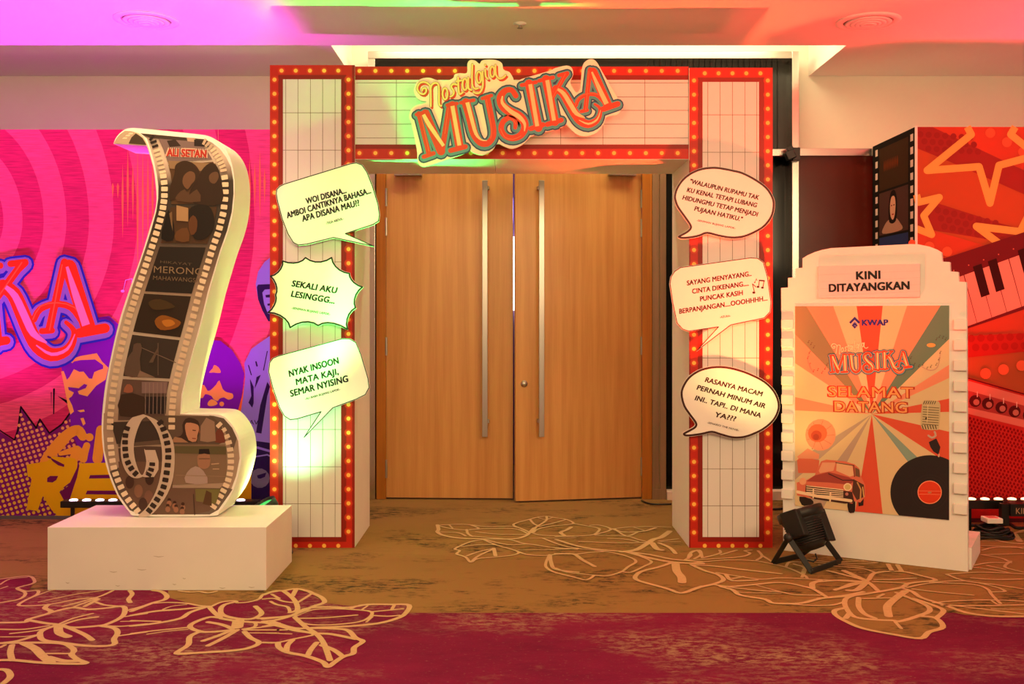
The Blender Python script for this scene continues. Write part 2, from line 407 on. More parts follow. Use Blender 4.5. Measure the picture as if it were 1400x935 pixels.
# ------------------------------------------------------------------ room shell
WY = 7.49; CZ = 3.10; PY = 7.25
fl = struct('floor', MB().box(-8, 8, -4, 9.2, -.05, 0), M['brownc'])
struct('ceiling', MB().box(-8, 8, -4, 6.64, CZ, CZ+.3).box(-8, -1.19, 6.64, WY+.2, CZ, CZ+.3).box(2.2, 8, 6.64, WY+.2, CZ, CZ+.3)
       .box(-1.19, 2.2, 6.64, WY+.2, 3.5, 3.6).box(-1.29, -1.19, 6.64, WY+.2, 3.4, 3.55).box(2.2, 2.3, 6.64, WY+.2, 3.4, 3.55), M['ceil'])
struct('wall_back', MB().box(-8, -1.04, WY, WY+.2, 0, 3.55).box(2.05, 8, WY, WY+.2, 0, 3.55).box(-1.04, 2.05, WY, WY+.2, 2.5, 3.55)
       .box(1.14, 2.05, WY, WY+.2, 0, 2.5).box(-1.04, -.99, WY, WY+.2, 0, 2.5), M['wall'])
struct('wall_beyond', MB().box(-2.5, 2.5, 9.0, 9.1, 0, 3).box(-2.6, -2.5, WY+.2, 9.1, 0, 3).box(2.5, 2.6, WY+.2, 9.1, 0, 3).box(-2.5, 2.5, WY+.2, 9.1, 2.9, 3), mat('dim_wall', C(120, 90, 130), .8, noise=.1, nscale=3))
l = bpy.data.lights.new('room_beyond_light', 'POINT'); l.energy = 12; l.color = (.45, .3, 1); l.shadow_soft_size = .1
o = bpy.data.objects.new('room_beyond_light', l); COL.objects.link(o); o.location = (.3, 8.4, 2.2)
o = MB().box(-.10, .25, 8.90, 8.94, 1.37, 2.02).obj('lit_screen', mat('lit_screen', C(255, 250, 240), .4, emit=(1, .95, .85, 1), es=4, noise=.02))
o['label'] = 'bright lit screen glimpsed through the gap between the two door leaves'; o['category'] = 'screen'

# entrance surround: polished steel frame, dark boards and glass, lacquered panel
g = 0.052
struct('trim_1', MB().box(-1.036, -.984, PY, WY, 0, 3.169), M['chrome'], bevel=.003)
struct('trim_2', MB().box(2.012, 2.062, PY, WY, 0, 3.222), M['chrome'], bevel=.003)
struct('trim_3', MB().box(-1.036, 2.012, PY, WY, 3.169, 3.222), M['chrome'], bevel=.003)
struct('trim_4', MB().box(1.16, 2.012, PY+.02, WY, 2.472, 2.523), M['chrome'], bevel=.003)
struct('trim_5', MB().box(2.062, 4.2, PY, WY, 2.470, 2.525), M['chrome'], bevel=.003)
pl = struct('wall_panel', MB().box(-.984, 2.012, WY-.10, WY-.001, 2.523, 3.169).box(-.984, 1.16, WY-.10, WY-.001, 2.50, 2.523), M['pleat'])
for i in range(24):
    x = 1.0+i*.041; link('board_rib', *(lambda m: (m.v, m.f))(MB().box(x, x+.030, WY-.112, WY-.10, 2.523, 3.169)), M['pleat'], pl)
struct('window_1', MB().box(1.115, 2.012, PY+.10, WY-.002, .06, 2.472), M['blackglass'])
struct('baseboard_entrance', MB().box(1.115, 2.8, PY-.01, WY-.003, 0, .06), M['wall'])
br = struct('wall_lacquer_panel', MB().box(2.062, 2.60, PY+.03, WY-.002, .06, 2.47).box(2.606, 4.2, PY+.03, WY-.002, .06, 2.47), M['brown'])
# wood lined strip between jamb and black glass
st = struct('wall_timber_strip', MB().box(1.012, 1.058, PY+.02, WY+.1, 0, 2.5).box(1.066, 1.11, PY+.02, WY+.1, 0, 2.5), M['panelw'])
struct('trim_7', MB().box(1.058, 1.066, PY+.035, WY+.1, 0, 2.5), mat('strip_groove', C(200, 170, 130), .4, noise=.1), st)
struct('baseboard_strip', MB().box(1.010, 1.112, PY+.012, PY+.019, 0, .075), M['panelw'], st)

dfm = MB().box(-.978, -.908, PY+.02, WY+.1, 0, 2.5).box(.938, 1.010, PY+.02, WY+.1, 0, 2.5).box(-.908, .938, PY+.02, WY+.1, 2.42, 2.5)
struct('trim_6', dfm, M['jamb'], bevel=.004)
def door(name, a, b, side, hx, knob):
    a = Vector((*a, 0)); b = Vector((*b, 0)); d = (b-a).normalized(); n = Vector((d.y, -d.x, 0)); L = (b-a).length
    def bx(mb, u0, u1, o0, o1, z0, z1):
        c = a+d*(u0+u1)/2+n*(o0+o1)/2+Vector((0, 0, (z0+z1)/2))
        return mb.obox(c, d*(u1-u0)/2, n*(o1-o0)/2, Vector((0, 0, (z1-z0)/2)))
    root = bx(MB(), 0, L, -.045, 0, .012, 2.412).obj(name, M['wood']); root['kind'] = 'structure'
    P = Plane(a, d, (0, 0, 1))
    u = P.hit(hx, 400)[0]; z1 = P.hit(hx, 248)[1]; z0 = P.hit(hx, 596)[1]
    hd = bx(MB(), u-.019, u+.019, .045, .062, z0, z1).obj('pull_handle', M['steel'], root, bevel=.002)
    hd['label'] = 'long flat brushed steel pull handle'
    for z in (z0+.11, z1-.05): bx(MB(), u-.008+side*.016, u+.012+side*.016, .0, .046, z-.012, z+.012).obj('standoff', M['steel'], hd)
    for y0, y1 in ((256, 282), (297, 322), (460, 487), (628, 655)):
        zc = P.hit(hx, (y0+y1)/2)[1]; uu = 0 if side > 0 else L
        h = MB().tube([a+d*uu+n*.006+Vector((0, 0, zc-.065)), a+d*uu+n*.006+Vector((0, 0, zc+.065))], .009, 8)
        h.obj('hinge', M['steel'], root)
    cu = P.hit(559 if side > 0 else 849, 300)[0]
    cl = bx(MB(), cu-.10, cu+.10, .0, .05, 2.325, 2.37).obj('door_closer', M['steel'], root, bevel=.004)
    bx(MB(), cu-.02, cu+.32*(-side) if side < 0 else cu+.02, .02, .03, 2.372, 2.380).obj('closer_arm', M['steel'], cl)
    if knob:
        ku, kz = P.hit(716.5, 524.5)
        c = a+d*ku+Vector((0, 0, kz))
        MB().lathe(c, n, [(.001, 0), (.024, 0), (.024, .012), (.02, .02), (.001, .021)], 20).obj('lock_knob', M['steel'], root, True)
    return root
door('door_1', (-.906, 7.28), (.0065, 7.243), 1, 663.7, False)
door('door_2', (.026, 7.13), (.936, 7.30), -1, 738.2, True)

# ceiling fittings
def diffuser(px, py, lab):
    r_ = ray(px, py); t = (CZ-EYE)/r_.z; c = Vector((0, 0, EYE))+r_*t
    t_ = thing('ceiling_air_diffuser', lab, 'air vent', c, 'ceiling air diffusers')
    MB().lathe(c, (0, 0, -1), [(.19, 0), (.19, .006), (.15, .012), (.145, .0)], 40).obj('rim', M['vent'], t_, True)
    for k, r in enumerate((.125, .095, .066, .038)):
        MB().lathe(c, (0, 0, -1), [(r, -.0), (r+.012, .012+.004*k), (r-.012, .016+.004*k), (r-.02, .004)], 36).obj('ring', M['vent'], t_, True)
    MB().lathe(c, (0, 0, -1), [(.146, 0.0005), (.146, .002), (.001, .002)], 30).obj('throat', mat('vent_shadow_gap', C(150, 140, 135), .8, noise=.05), t_)
diffuser(200, 27, 'round ringed air diffuser in the pink lit ceiling on the left')
diffuser(1187, 29, 'round ringed air diffuser in the red lit ceiling on the right')
r_ = ray(711, 32); c = Vector((0, 0, EYE))+r_*((CZ-EYE)/r_.z)
t_ = thing('fire_sprinkler', 'small round sprinkler cap in the ceiling above the archway', 'sprinkler', c)
MB().lathe(c, (0, 0, -1), [(.04, 0), (.04, .004), (.022, .008), (.02, .012), (.001, .012)], 24).obj('cover_plate', M['vent'], t_, True)
MB().lathe(c, (0, 0, -1), [(.008, .012), (.008, .026), (.018, .028), (.018, .030), (.001, .03)], 16).obj('deflector', M['steel'], t_)

# small clamp lamp on the steel post
P = front(PY-.005)
t_ = thing('clamp_lamp', 'small black clamp lamp fixed high on the steel post beside the archway', 'lamp', P.at(P.hit(1080, 212)))
def pbox(P, x0, y0, x1, y1, d0, d1):
    a = P.hit(x0, y1); b = P.hit(x1, y0); m = MB()
    return m.prism(P, [(a[0], a[1]), (b[0], a[1]), (b[0], b[1]), (a[0], b[1])], d0, d1)
pbox(P, 1081.5, 203, 1091.5, 221, .05, -.004).obj('clamp', M['plastic'], t_, bevel=.004)
c = P.at(P.hit(1077, 214), .06)
MB().obox(c, Vector((.030, 0, .012)), Vector((0, .03, 0)), Vector((-.012, 0, .028))).obj('lamp_head', M['plastic'], t_, bevel=.005)
c = P.at(P.hit(1077, 205), .05)
MB().obox(c, Vector((.022, 0, .008)), Vector((0, .02, 0)), Vector((-.006, 0, .012))).obj('bracket', M['plastic'], t_, bevel=.004)

# ------------------------------------------------------------------ carpet pattern
fp = FLOOR
A = Art(fp, lift=.0010)
A.uvfill([(-8, -4), (8, -4), (8, 4.487), (-8, 4.487)], C(0, 0, 0)).obj('maroon_field', fl, M['maroon'])
A = Art(fp, lift=.0022)
A.crop(0, 0, 1).fill([(-120, 796), (0, 791), (40, 788), (47, 797), (40, 806), (53, 810), (70, 807), (230, 807.5), (229, 817), (280, 831), (306, 824), (320, 822), (352, 822), (362, 812), (400, 806), (426, 812), (444, 825), (480, 829), (508, 826), (560, 828), (551, 838), (470, 880), (440, 912), (380, 896), (330, 888), (240, 896), (190, 868), (160, 885), (118, 910), (0, 905), (-120, 900)], C(0, 0, 0))
A.obj('petal_fill', fl, M['maroon'])
A = Art(fp, lift=.0022).crop(1120, 740, 5)
A.fill([(105, 485), (130, 530), (300, 600), (500, 640), (690, 668), (750, 620), (848, 592), (800, 530), (855, 480), (1000, 505), (1180, 520), (1400, 520), (1400, 470), (800, 440), (150, 440)], C(0, 0, 0))
A.obj('petal_fill', fl, M['brownc'])
A = Art(fp, lift=.0032)
def fs(pts, w=.022): A.stroke(pts, w*.72 if w > .025 else w, (0, 0, 0, 1), smooth=4, metric=True)
W1, W2, W3 = .011, .016, .024
A.crop(0, 780, 6.03)
for p, w_ in [([(0, 75), (230, 50), (285, 90), (260, 115), (140, 150), (210, 190), (160, 240), (0, 270)], W2), ([(0, 120), (80, 75), (220, 60)], W1), ([(0, 155), (60, 135)], W1),
    ([(140, 150), (210, 175), (310, 170), (300, 205), (190, 260), (165, 295), (400, 285), (640, 240), (800, 225), (930, 170)], W2), ([(240, 235), (400, 175), (450, 165)], W1),
    ([(320, 265), (600, 205), (850, 170)], W1), ([(790, 230), (520, 300)], W2), ([(800, 235), (620, 300)], W2), ([(810, 240), (700, 300)], .03),
    ([(400, 285), (370, 315), (420, 350), (240, 405), (205, 430), (0, 435)], W3), ([(420, 350), (600, 310), (720, 325), (870, 315), (1010, 300), (1030, 340), (1000, 390), (900, 440), (820, 460), (600, 475), (470, 450), (380, 440), (240, 415)], W3),
    ([(790, 265), (870, 290), (1010, 300)], W2), ([(1070, 170), (1090, 200), (1060, 240), (1075, 268)], .03),
    ([(1030, 340), (1100, 320), (1206, 290)], W2), ([(1030, 385), (1206, 360)], W2), ([(1000, 425), (1206, 420)], W1), ([(860, 460), (1000, 465), (1206, 445)], W2),
    ([(480, 450), (600, 400), (760, 360)], W2), ([(520, 450), (650, 410), (800, 388)], .028), ([(0, 490), (200, 490), (400, 460)], W2), ([(90, 525), (300, 500), (450, 460)], W2), ([(0, 553), (200, 550), (330, 530)], W1),
    ([(820, 460), (940, 480), (970, 520), (940, 570), (945, 610), (870, 628), (700, 625), (500, 600), (360, 580), (330, 540), (350, 500), (480, 450)], W3), ([(970, 545), (1206, 512)], W2),
    ([(480, 470), (490, 520), (560, 550)], .05), ([(520, 460), (600, 490), (700, 535), (760, 578)], W3),
    ([(0, 605), (150, 585), (330, 530)], W3), ([(0, 605), (200, 600), (500, 605), (590, 640), (610, 670), (590, 700), (640, 740), (700, 773), (380, 768), (120, 745), (0, 745)], W3),
    ([(200, 605), (290, 650), (350, 710), (420, 765)], .05), ([(100, 620), (85, 680), (100, 745)], W3), ([(380, 690), (480, 690), (590, 690)], W2), ([(400, 720), (520, 750), (640, 750)], .04),
    ([(0, 640), (40, 620)], W2), ([(0, 820), (60, 830), (85, 880), (30, 935)], W3)]: fs(p, w_)
A.crop(180, 780, 6.03)
for p, w_ in [([(180, 168), (250, 180), (290, 215), (270, 245), (180, 270), (100, 300), (0, 340)], W3), ([(180, 275), (300, 268), (450, 275), (560, 295), (660, 300)], W2), ([(0, 375), (200, 340), (400, 325), (600, 305)], W3), ([(260, 325), (330, 300), (450, 285)], W1),
    ([(390, 172), (480, 182), (560, 178), (630, 190), (700, 175)], W2), ([(600, 310), (480, 350), (400, 400), (200, 440), (0, 462)], W3), ([(0, 418), (230, 425)], W2), ([(0, 525), (200, 500), (460, 475)], W2), ([(130, 530), (300, 505), (460, 490)], W1),
    ([(660, 300), (740, 265), (850, 255), (870, 270), (960, 265), (1050, 240), (1090, 200), (1206, 175)], W2), ([(640, 305), (680, 350), (730, 390)], W3), ([(860, 262), (770, 285), (735, 320), (750, 370), (860, 400), (980, 405), (1050, 380), (1070, 350), (1020, 300)], W3),
    ([(730, 395), (650, 388), (560, 415), (490, 450), (490, 480), (580, 510), (700, 508), (830, 495)], W3), ([(630, 430), (740, 450), (830, 485)], W3), ([(740, 400), (900, 425), (1206, 440)], W3), ([(830, 495), (720, 540), (590, 585)], W3), ([(870, 495), (760, 560), (630, 625)], W3),
    ([(560, 510), (480, 550), (465, 620), (370, 690), (560, 683), (840, 665), (980, 640), (1050, 600), (980, 560), (930, 510)], W3), ([(870, 470), (880, 420)], .07), ([(900, 440), (950, 425), (1020, 440), (1010, 470), (920, 490), (1206, 455)], W2), ([(930, 495), (1206, 495)], W2), ([(960, 520), (1206, 520)], W1), ([(1050, 600), (1206, 600)], W2), ([(1050, 400), (1206, 390)], W3)]: fs(p, w_)
A.crop(360, 780, 6.03)
for p, w_ in [([(0, 205), (90, 175), (170, 170), (270, 155), (370, 175), (400, 190), (450, 210), (490, 235), (500, 270), (400, 305), (260, 370), (0, 405)], W3), ([(0, 240), (90, 235), (170, 260), (260, 270)], W2), ([(170, 175), (230, 220), (270, 270), (280, 330), (220, 350)], W3), ([(70, 200), (130, 235)], W2), ([(60, 260), (110, 285), (200, 305), (220, 350)], W2),
    ([(270, 160), (240, 215)], W3), ([(400, 195), (330, 240), (280, 270)], W2), ([(0, 425), (120, 410), (250, 370), (350, 320), (500, 305), (700, 310), (860, 285), (1050, 285), (1200, 290), (1170, 360), (1100, 400), (950, 440), (700, 465), (450, 475), (250, 480), (60, 420)], W3),
    ([(260, 385), (400, 330), (560, 320), (720, 325), (890, 345), (860, 400), (750, 435), (500, 455), (330, 440), (260, 385)], W2), ([(280, 400), (500, 395), (770, 372)], W2), ([(720, 320), (800, 290), (880, 285)], W2), ([(810, 330), (860, 295)], W1), ([(890, 345), (1000, 335), (1150, 320)], W2), ([(900, 375), (1020, 382), (1120, 375)], W2), ([(1080, 290), (1060, 325)], W2), ([(900, 385), (850, 430)], W1), ([(960, 440), (850, 450), (650, 465)], W1),
    ([(0, 430), (200, 480), (400, 520), (560, 530), (760, 570)], W3), ([(260, 390), (350, 470), (440, 530), (500, 610), (550, 745)], W3), ([(0, 465), (100, 455), (250, 500), (420, 530), (250, 570), (110, 600), (0, 598)], W2), ([(0, 495), (190, 495)], W2), ([(0, 520), (230, 528)], W1),
    ([(400, 480), (600, 485), (700, 500), (760, 560), (820, 590), (750, 640), (740, 690), (660, 715), (590, 760), (530, 800), (490, 760), (350, 710), (200, 680), (130, 640), (120, 600)], W3), ([(240, 580), (200, 620), (190, 670)], W3), ([(440, 600), (390, 660), (370, 700)], W3), ([(480, 620), (580, 660), (650, 710)], W3)]: fs(p, w_)
A.crop(590, 690, 6.235)
for p, w_ in [([(45, 180), (200, 172), (330, 175), (460, 190), (700, 190), (830, 235)], W2), ([(50, 175), (60, 215), (50, 235), (100, 265), (250, 290), (440, 295), (700, 295), (800, 270), (830, 245)], W3), ([(50, 180), (150, 205), (290, 220), (400, 205), (330, 175)], W2), ([(150, 175), (180, 205)], W1), ([(300, 215), (310, 250), (350, 275)], W2), ([(70, 235), (230, 245), (290, 270)], W2), ([(330, 215), (600, 205), (740, 215), (820, 250)], W2), ([(380, 235), (560, 255), (820, 258)], W2), ([(330, 270), (500, 285), (660, 300), (770, 330), (830, 340)], W2),
    ([(840, 240), (760, 205), (700, 180), (720, 160), (830, 130), (900, 110), (980, 102), (1060, 115), (1150, 130), (1210, 160), (1150, 175), (1000, 190), (900, 215), (870, 240)], W2), ([(840, 130), (870, 165), (900, 180)], W2), ([(980, 105), (975, 140), (880, 200)], W2), ([(900, 110), (970, 130), (1030, 112)], W1), ([(910, 190), (1040, 160), (1150, 130)], W2), ([(840, 240), (880, 200)], .04),
    ([(450, 300), (330, 320), (200, 378), (240, 395), (215, 425), (290, 450), (335, 495), (390, 465), (550, 450), (710, 430), (730, 400), (560, 350), (450, 305)], W2), ([(260, 360), (400, 345), (540, 345)], W2), ([(300, 440), (400, 405), (530, 375)], W2), ([(340, 490), (400, 440), (530, 380)], W2), ([(530, 375), (545, 440)], .03),
    ([(450, 300), (650, 345), (830, 340), (1000, 365), (1240, 385)], W2), ([(730, 400), (800, 425), (900, 437), (1000, 435), (1080, 425), (1247, 425)], W2), ([(740, 390), (1000, 388), (1247, 380)], W1), ([(850, 240), (950, 265), (1247, 272)], W2), ([(840, 290), (1000, 288), (1230, 285)], W1), ([(950, 290), (1050, 330), (1150, 360), (1247, 375)], W2),
    ([(1130, 265), (1100, 240), (1150, 220), (1190, 195)], .035), ([(1005, 430), (975, 500), (980, 540), (1050, 580), (1247, 630)], W2), ([(1010, 435), (1020, 500), (1060, 555), (1247, 580)], .03)]: fs(p, w_)
A.crop(760, 690, 6.235)
for p, w_ in [([(150, 165), (270, 185), (350, 200), (370, 220), (290, 265), (0, 275)], W2), ([(290, 180), (370, 178), (470, 215), (330, 260)], W2), ([(480, 210), (620, 195), (830, 190), (975, 195)], W2), ([(490, 210), (560, 235), (690, 235), (770, 225), (850, 200)], .03), ([(500, 210), (600, 270), (690, 240)], W2), ([(660, 195), (760, 225)], W1), ([(340, 265), (600, 272), (700, 300), (780, 320)], W2),
    ([(445, 292), (600, 300), (700, 320)], W2), ([(200, 318), (400, 325), (600, 330), (780, 325)], W2), ([(970, 230), (900, 280), (830, 300), (770, 340), (680, 390), (560, 405)], .05), ([(820, 330), (860, 380), (900, 390)], .05), ([(880, 330), (970, 370), (1020, 420)], W3), ([(880, 315), (1040, 295)], W2), ([(900, 320), (1060, 320)], W1), ([(640, 265), (700, 235)], W2),
    ([(0, 300), (200, 360), (400, 390), (600, 405), (800, 430), (1000, 470), (1247, 490)], W3), ([(0, 378), (200, 380), (400, 400), (560, 430), (660, 465), (680, 495), (620, 530), (560, 575), (440, 610), (330, 605), (100, 580), (0, 545)], W2), ([(180, 425), (300, 410), (400, 405)], W2), ([(0, 422), (150, 425), (220, 470), (330, 530)], W3), ([(0, 585), (150, 620), (260, 645), (330, 605)], W2),
    ([(560, 575), (640, 580), (740, 535), (815, 495), (760, 460), (640, 420), (560, 400)], W2), ([(640, 410), (760, 450), (1000, 495), (1247, 505)], .045), ([(980, 500), (880, 535), (740, 570), (680, 610), (690, 645), (800, 680), (950, 720), (1060, 758), (1150, 735), (1247, 700)], W3), ([(1020, 500), (1030, 570), (1070, 620), (1075, 665)], .06), ([(1100, 475), (1150, 440), (1150, 410), (1200, 395), (1235, 430), (1180, 465)], W2)]: fs(p, w_)
A.crop(940, 730, 5.5)
for p, w_ in [([(0, 200), (200, 190), (400, 175), (470, 150), (430, 130), (480, 125)], W2), ([(0, 225), (100, 215), (300, 200), (500, 205), (640, 230), (760, 260), (870, 310), (900, 335)], W2), ([(5, 190), (20, 150), (90, 125), (110, 180)], W2), ([(110, 185), (240, 150), (240, 125)], W2), ([(250, 160), (370, 125)], W2), ([(530, 130), (560, 170), (520, 200)], W2), ([(560, 165), (640, 215)], W2), ([(40, 235), (200, 245), (400, 270), (700, 303)], W3),
    ([(30, 235), (130, 280), (230, 310), (270, 350), (200, 380), (70, 410), (0, 440)], W3), ([(220, 295), (400, 325), (560, 345), (700, 335), (950, 345), (1200, 360), (1320, 370)], W2), ([(290, 310), (340, 355), (520, 350)], .03), ([(340, 340), (420, 325)], W2), ([(200, 385), (320, 400), (500, 385), (650, 370), (760, 375), (880, 400), (950, 420), (1040, 475)], .03), ([(320, 405), (550, 430), (700, 440), (800, 460), (1000, 465)], W2), ([(330, 420), (420, 445), (700, 450)], W1), ([(520, 390), (700, 440)], W1), ([(250, 400), (340, 425), (400, 465), (580, 495), (650, 525), (850, 525), (1000, 490), (1200, 465), (1320, 440)], W3), ([(700, 525), (900, 540), (1080, 540), (1180, 515)], W2),
    ([(940, 410), (940, 375), (1000, 355)], .04), ([(740, 250), (770, 215), (880, 215)], W2), ([(870, 300), (880, 270)], W3), ([(860, 330), (880, 260), (800, 230)], W2), ([(950, 215), (1320, 250)], W1), ([(900, 195), (1100, 215), (1320, 205)], W1), ([(1060, 280), (1320, 350)], W2), ([(1110, 428), (1220, 380), (1300, 370)], W2)]: fs(p, w_)
A.crop(1120, 740, 5)
for p, w_ in [([(60, 205), (200, 240), (320, 275), (400, 340)], W3), ([(170, 205), (300, 265)], .045), ([(0, 280), (150, 270), (320, 275), (380, 220), (560, 210), (700, 240), (795, 270), (620, 290), (560, 320), (400, 350), (230, 375), (0, 395)], W3), ([(320, 280), (220, 305), (110, 335)], W3), ([(320, 285), (260, 335), (200, 340)], .045), ([(380, 265), (500, 265), (660, 255)], W2), ([(370, 280), (500, 285), (620, 292)], W2), ([(0, 165), (200, 180), (300, 190), (380, 215)], W2), ([(160, 125), (400, 150)], W1), ([(150, 155), (320, 155), (400, 150)], W1), ([(470, 160), (500, 210)], W3), ([(535, 165), (565, 210)], W3),
    ([(230, 375), (180, 400), (180, 450), (240, 520), (380, 540), (500, 545), (560, 550), (690, 510), (755, 480), (730, 440), (600, 385), (530, 355)], W3), ([(270, 390), (270, 450), (310, 500), (380, 530)], .035), ([(590, 345), (540, 380), (480, 430), (465, 460), (475, 515)], .05), ([(180, 460), (110, 475), (110, 505), (180, 550), (300, 600), (500, 640), (690, 668), (750, 625), (845, 592), (800, 530), (690, 515)], W3), ([(210, 495), (180, 530)], .035), ([(520, 555), (560, 600)], W2), ([(800, 530), (850, 480), (790, 445), (640, 395)], W3), ([(400, 385), (440, 365)], W2), ([(300, 395), (540, 390)], W2),
    ([(560, 320), (640, 350), (700, 390), (860, 440), (1000, 490), (1180, 515), (1400, 518)], .035), ([(600, 320), (750, 290), (900, 290), (1060, 300), (1150, 330), (1180, 370), (1240, 430)], W2), ([(640, 330), (800, 350), (1050, 372)], W2), ([(760, 285), (1000, 275), (1200, 315), (1270, 345), (1180, 350)], W2), ([(870, 230), (1000, 275), (1200, 300), (1400, 330)], W2), ([(870, 230), (1100, 215), (1400, 228)], W2), ([(780, 425), (950, 410), (1200, 405), (1400, 415)], W2), ([(1180, 410), (1240, 440), (1400, 440)], W1), ([(840, 440), (1100, 445), (1400, 438)], W2), ([(900, 440), (1100, 465), (1400, 500)], W2), ([(1180, 465), (1400, 470)], W1), ([(1040, 255), (1200, 265), (1400, 262)], W2),
    ([(1050, 170), (1160, 150), (1280, 150), (1310, 140), (1270, 180), (1400, 215)], W2), ([(1040, 180), (1200, 200), (1300, 220)], W2), ([(1150, 170), (1270, 195)], W2), ([(1110, 95), (1250, 120), (1310, 150)], W2), ([(1110, 95), (1400, 88)], W2), ([(1115, 65), (1200, 45), (1400, 45)], W2)]: fs(p, w_)
A.crop(1300, 690, 8.5)
for p, w_ in [([(360, 375), (480, 380), (560, 355), (720, 340), (850, 300)], W3), ([(220, 285), (400, 300), (620, 320), (720, 335), (850, 320)], W2), ([(740, 345), (800, 430)], .05), ([(480, 385), (560, 425), (700, 450), (850, 460)], W3), ([(360, 425), (530, 425)], W1), ([(360, 480), (600, 490), (750, 495), (850, 520)], W2), ([(360, 410), (480, 405)], W1)]: fs(p, w_)
A.obj('flower_outline', fl, M['gold'])

# ------------------------------------------------------------------ marquee archway
AF = 5.75; AB = 6.355
arch = thing('marquee_archway', 'white box archway with red bulb printed marquee border around the wooden double door', 'archway', (.05, 6.05, 0))
P = front(AF)
def pl_box(x0, y0, x1, y1, ya=AF, yb=AB, floor=False):
    p = front(ya); a = p.hit(x0, y1); b = p.hit(x1, y0)
    return (a[0], b[0], ya, yb, 0 if floor else a[1], b[1])
legL = MB().box(*pl_box(369, 89, 485, 750, floor=True)).obj('left_leg', M['white'], arch, bevel=.002)
legR = MB().box(*pl_box(942, 92.5, 1056.3, 750, floor=True)).obj('right_leg', M['white'], arch, bevel=.002)
bm_ = pl_box(485, 90.5, 942, 217.5); c0, c1 = bm_[0]+.001, bm_[1]-.001
bmid = front(AF).hit(676, 200)[0]
beam = MB().box(c0, bmid-.001, AF+.012, AB-.01, bm_[4], bm_[5]-.004).box(bmid+.001, c1, AF+.012, AB-.01, bm_[4], bm_[5]-.004).obj('cross_beam', M['white'], arch, bevel=.001)
RED = C(192, 36, 18); DRED = C(138, 26, 12); MRED = C(165, 32, 14); BULB = C(255, 196, 84); HAL = C(192, 36, 18); PANEL = C(224, 221, 218); LINE = C(120, 100, 80)
class BulbRow:                                 # printed light bulbs with their printed glow, each one its own patch sharing one mesh
    cache = {}
    def __init__(s, pl, parent): s.pl = pl; s.par = parent
    def bulb(s, cx, cy, r=5.9):
        if r not in s.cache:
            q0 = s.pl.hit(600, 400); a = Art(Plane(s.pl.o-s.pl.o, s.pl.u, s.pl.v), lift=.0016)
            k = s.pl.hit(601, 400)[0]-q0[0]
            for rad, c_, e_, n_ in ((r, C(238, 96, 30), HAL, 16), (2.8, BULB, None, 12)):
                uv = [(0, 0)]+[(rad*k*math.cos(2*math.pi*i/n_), rad*k*math.sin(2*math.pi*i/n_)) for i in range(n_)]
                a._add(uv, [(0, 1+i, 1+(i+1) % n_) for i in range(n_)], c_, a._off(), [c_]+[e_]*n_ if e_ else None)
            o = link('printed_bulb', a.v, a.f, INK, None, cols=a.c); s.cache[r] = o; first = True
        else: o = s.cache[r].copy(); COL.objects.link(o)
        o.parent = s.par; o.location = s.pl.at(s.pl.hit(cx, cy))-base(s.par)
def leg_art(leg, x0, x1, y0, rows_y0, bx0, bxs, label):
    a = Art(P)
    a.rect(x0, y0, x1, 750, RED).layer()
    pw0, pw1 = x0+18, x1-18.6 if x0 < 500 else x1-18.7
    for q in ([(x0+11.5, y0+13.5), (pw0, y0+19.5), (pw0, 734), (x0+11.5, 740.5)], [(x1-11.5, y0+13.5), (pw1, y0+19.5), (pw1, 734), (x1-11.5, 740.5)],
              [(x0+11.5, y0+13.5), (x1-11.5, y0+13.5), (pw1, y0+19.5), (pw0, y0+19.5)], [(x0+11.5, 740.5), (x1-11.5, 740.5), (pw1, 734), (pw0, 734)]): a.fill(q, DRED)
    if x0 < 500: a.rect(481.5, y0, 485, 750, DRED)
    else: a.rect(942, 219, 944, 750, DRED)
    a.layer(); a.obj('printed_border', leg)
    b = BulbRow(P, leg)
    yy = rows_y0
    while yy < 742:
        for cx in (x0+6.3, x1-8.5 if x0 < 500 else x1-6.6):
            b.bulb(cx, yy)
        yy += 19.3
    for cx in bxs:
        for cy in (y0+7.7, 746): b.bulb(cx, cy, 5.6 if cy < 400 else 3.9)
    g_ = Art(P, lift=.0016); g_.rect(pw0, y0+19.5, pw1, 734, PANEL).layer()
    for vx in bx0: g_.rect(vx-.32, y0+19.5, vx+.32, 734, LINE)
    for hy in (154.3, 205.3, 256, 307, 358, 436, 486.5, 537, 587, 638, 688.5): g_.rect(pw0, hy-.32+(y0-89)*.8, pw1, hy+.32+(y0-89)*.8, LINE)
    g_.obj('printed_tile_panel', leg)
leg_art(legL, 369, 485, 89, 109, (390.8, 407.5, 424.5, 441.2, 458.2), (385, 404.4, 423.8, 443.2, 462.6), '')
leg_art(legR, 942.5, 1056.3, 92.6, 110.2, (967.6, 984.3, 1001.3, 1018.3, 1034.5), (963.5, 982.4, 1001.4, 1020.3, 1039.6), '')
PB = front(AF+.012)
a = Art(PB)
for y0, y1 in ((91, 103), (203.5, 217.4)): a.rect(485.3, y0, 941.7, y1, RED)
a.rect(485.3, 102.8, 941.7, 109.2, DRED).rect(485.3, 197.5, 941.7, 203.6, DRED).obj('printed_border', beam)
b = BulbRow(PB, beam)
xx = 491.5
while xx < 940:
    for cy in (97, 209.3): b.bulb(xx, cy)
    xx += 21.75
g_ = Art(PB, lift=.0012); g_.rect(487, 109.2, 941, 197.5, PANEL).layer()
for vx in (542, 598.5, 655, 711, 766.6, 824.2, 881.6): g_.rect(vx-.32, 109.2, vx+.32, 197.5, LINE)
for hy in (113.4, 132.6, 151, 169.9, 188.6): g_.rect(487, hy-.32, 941, hy+.32, LINE)
g_.obj('printed_tile_panel', beam)

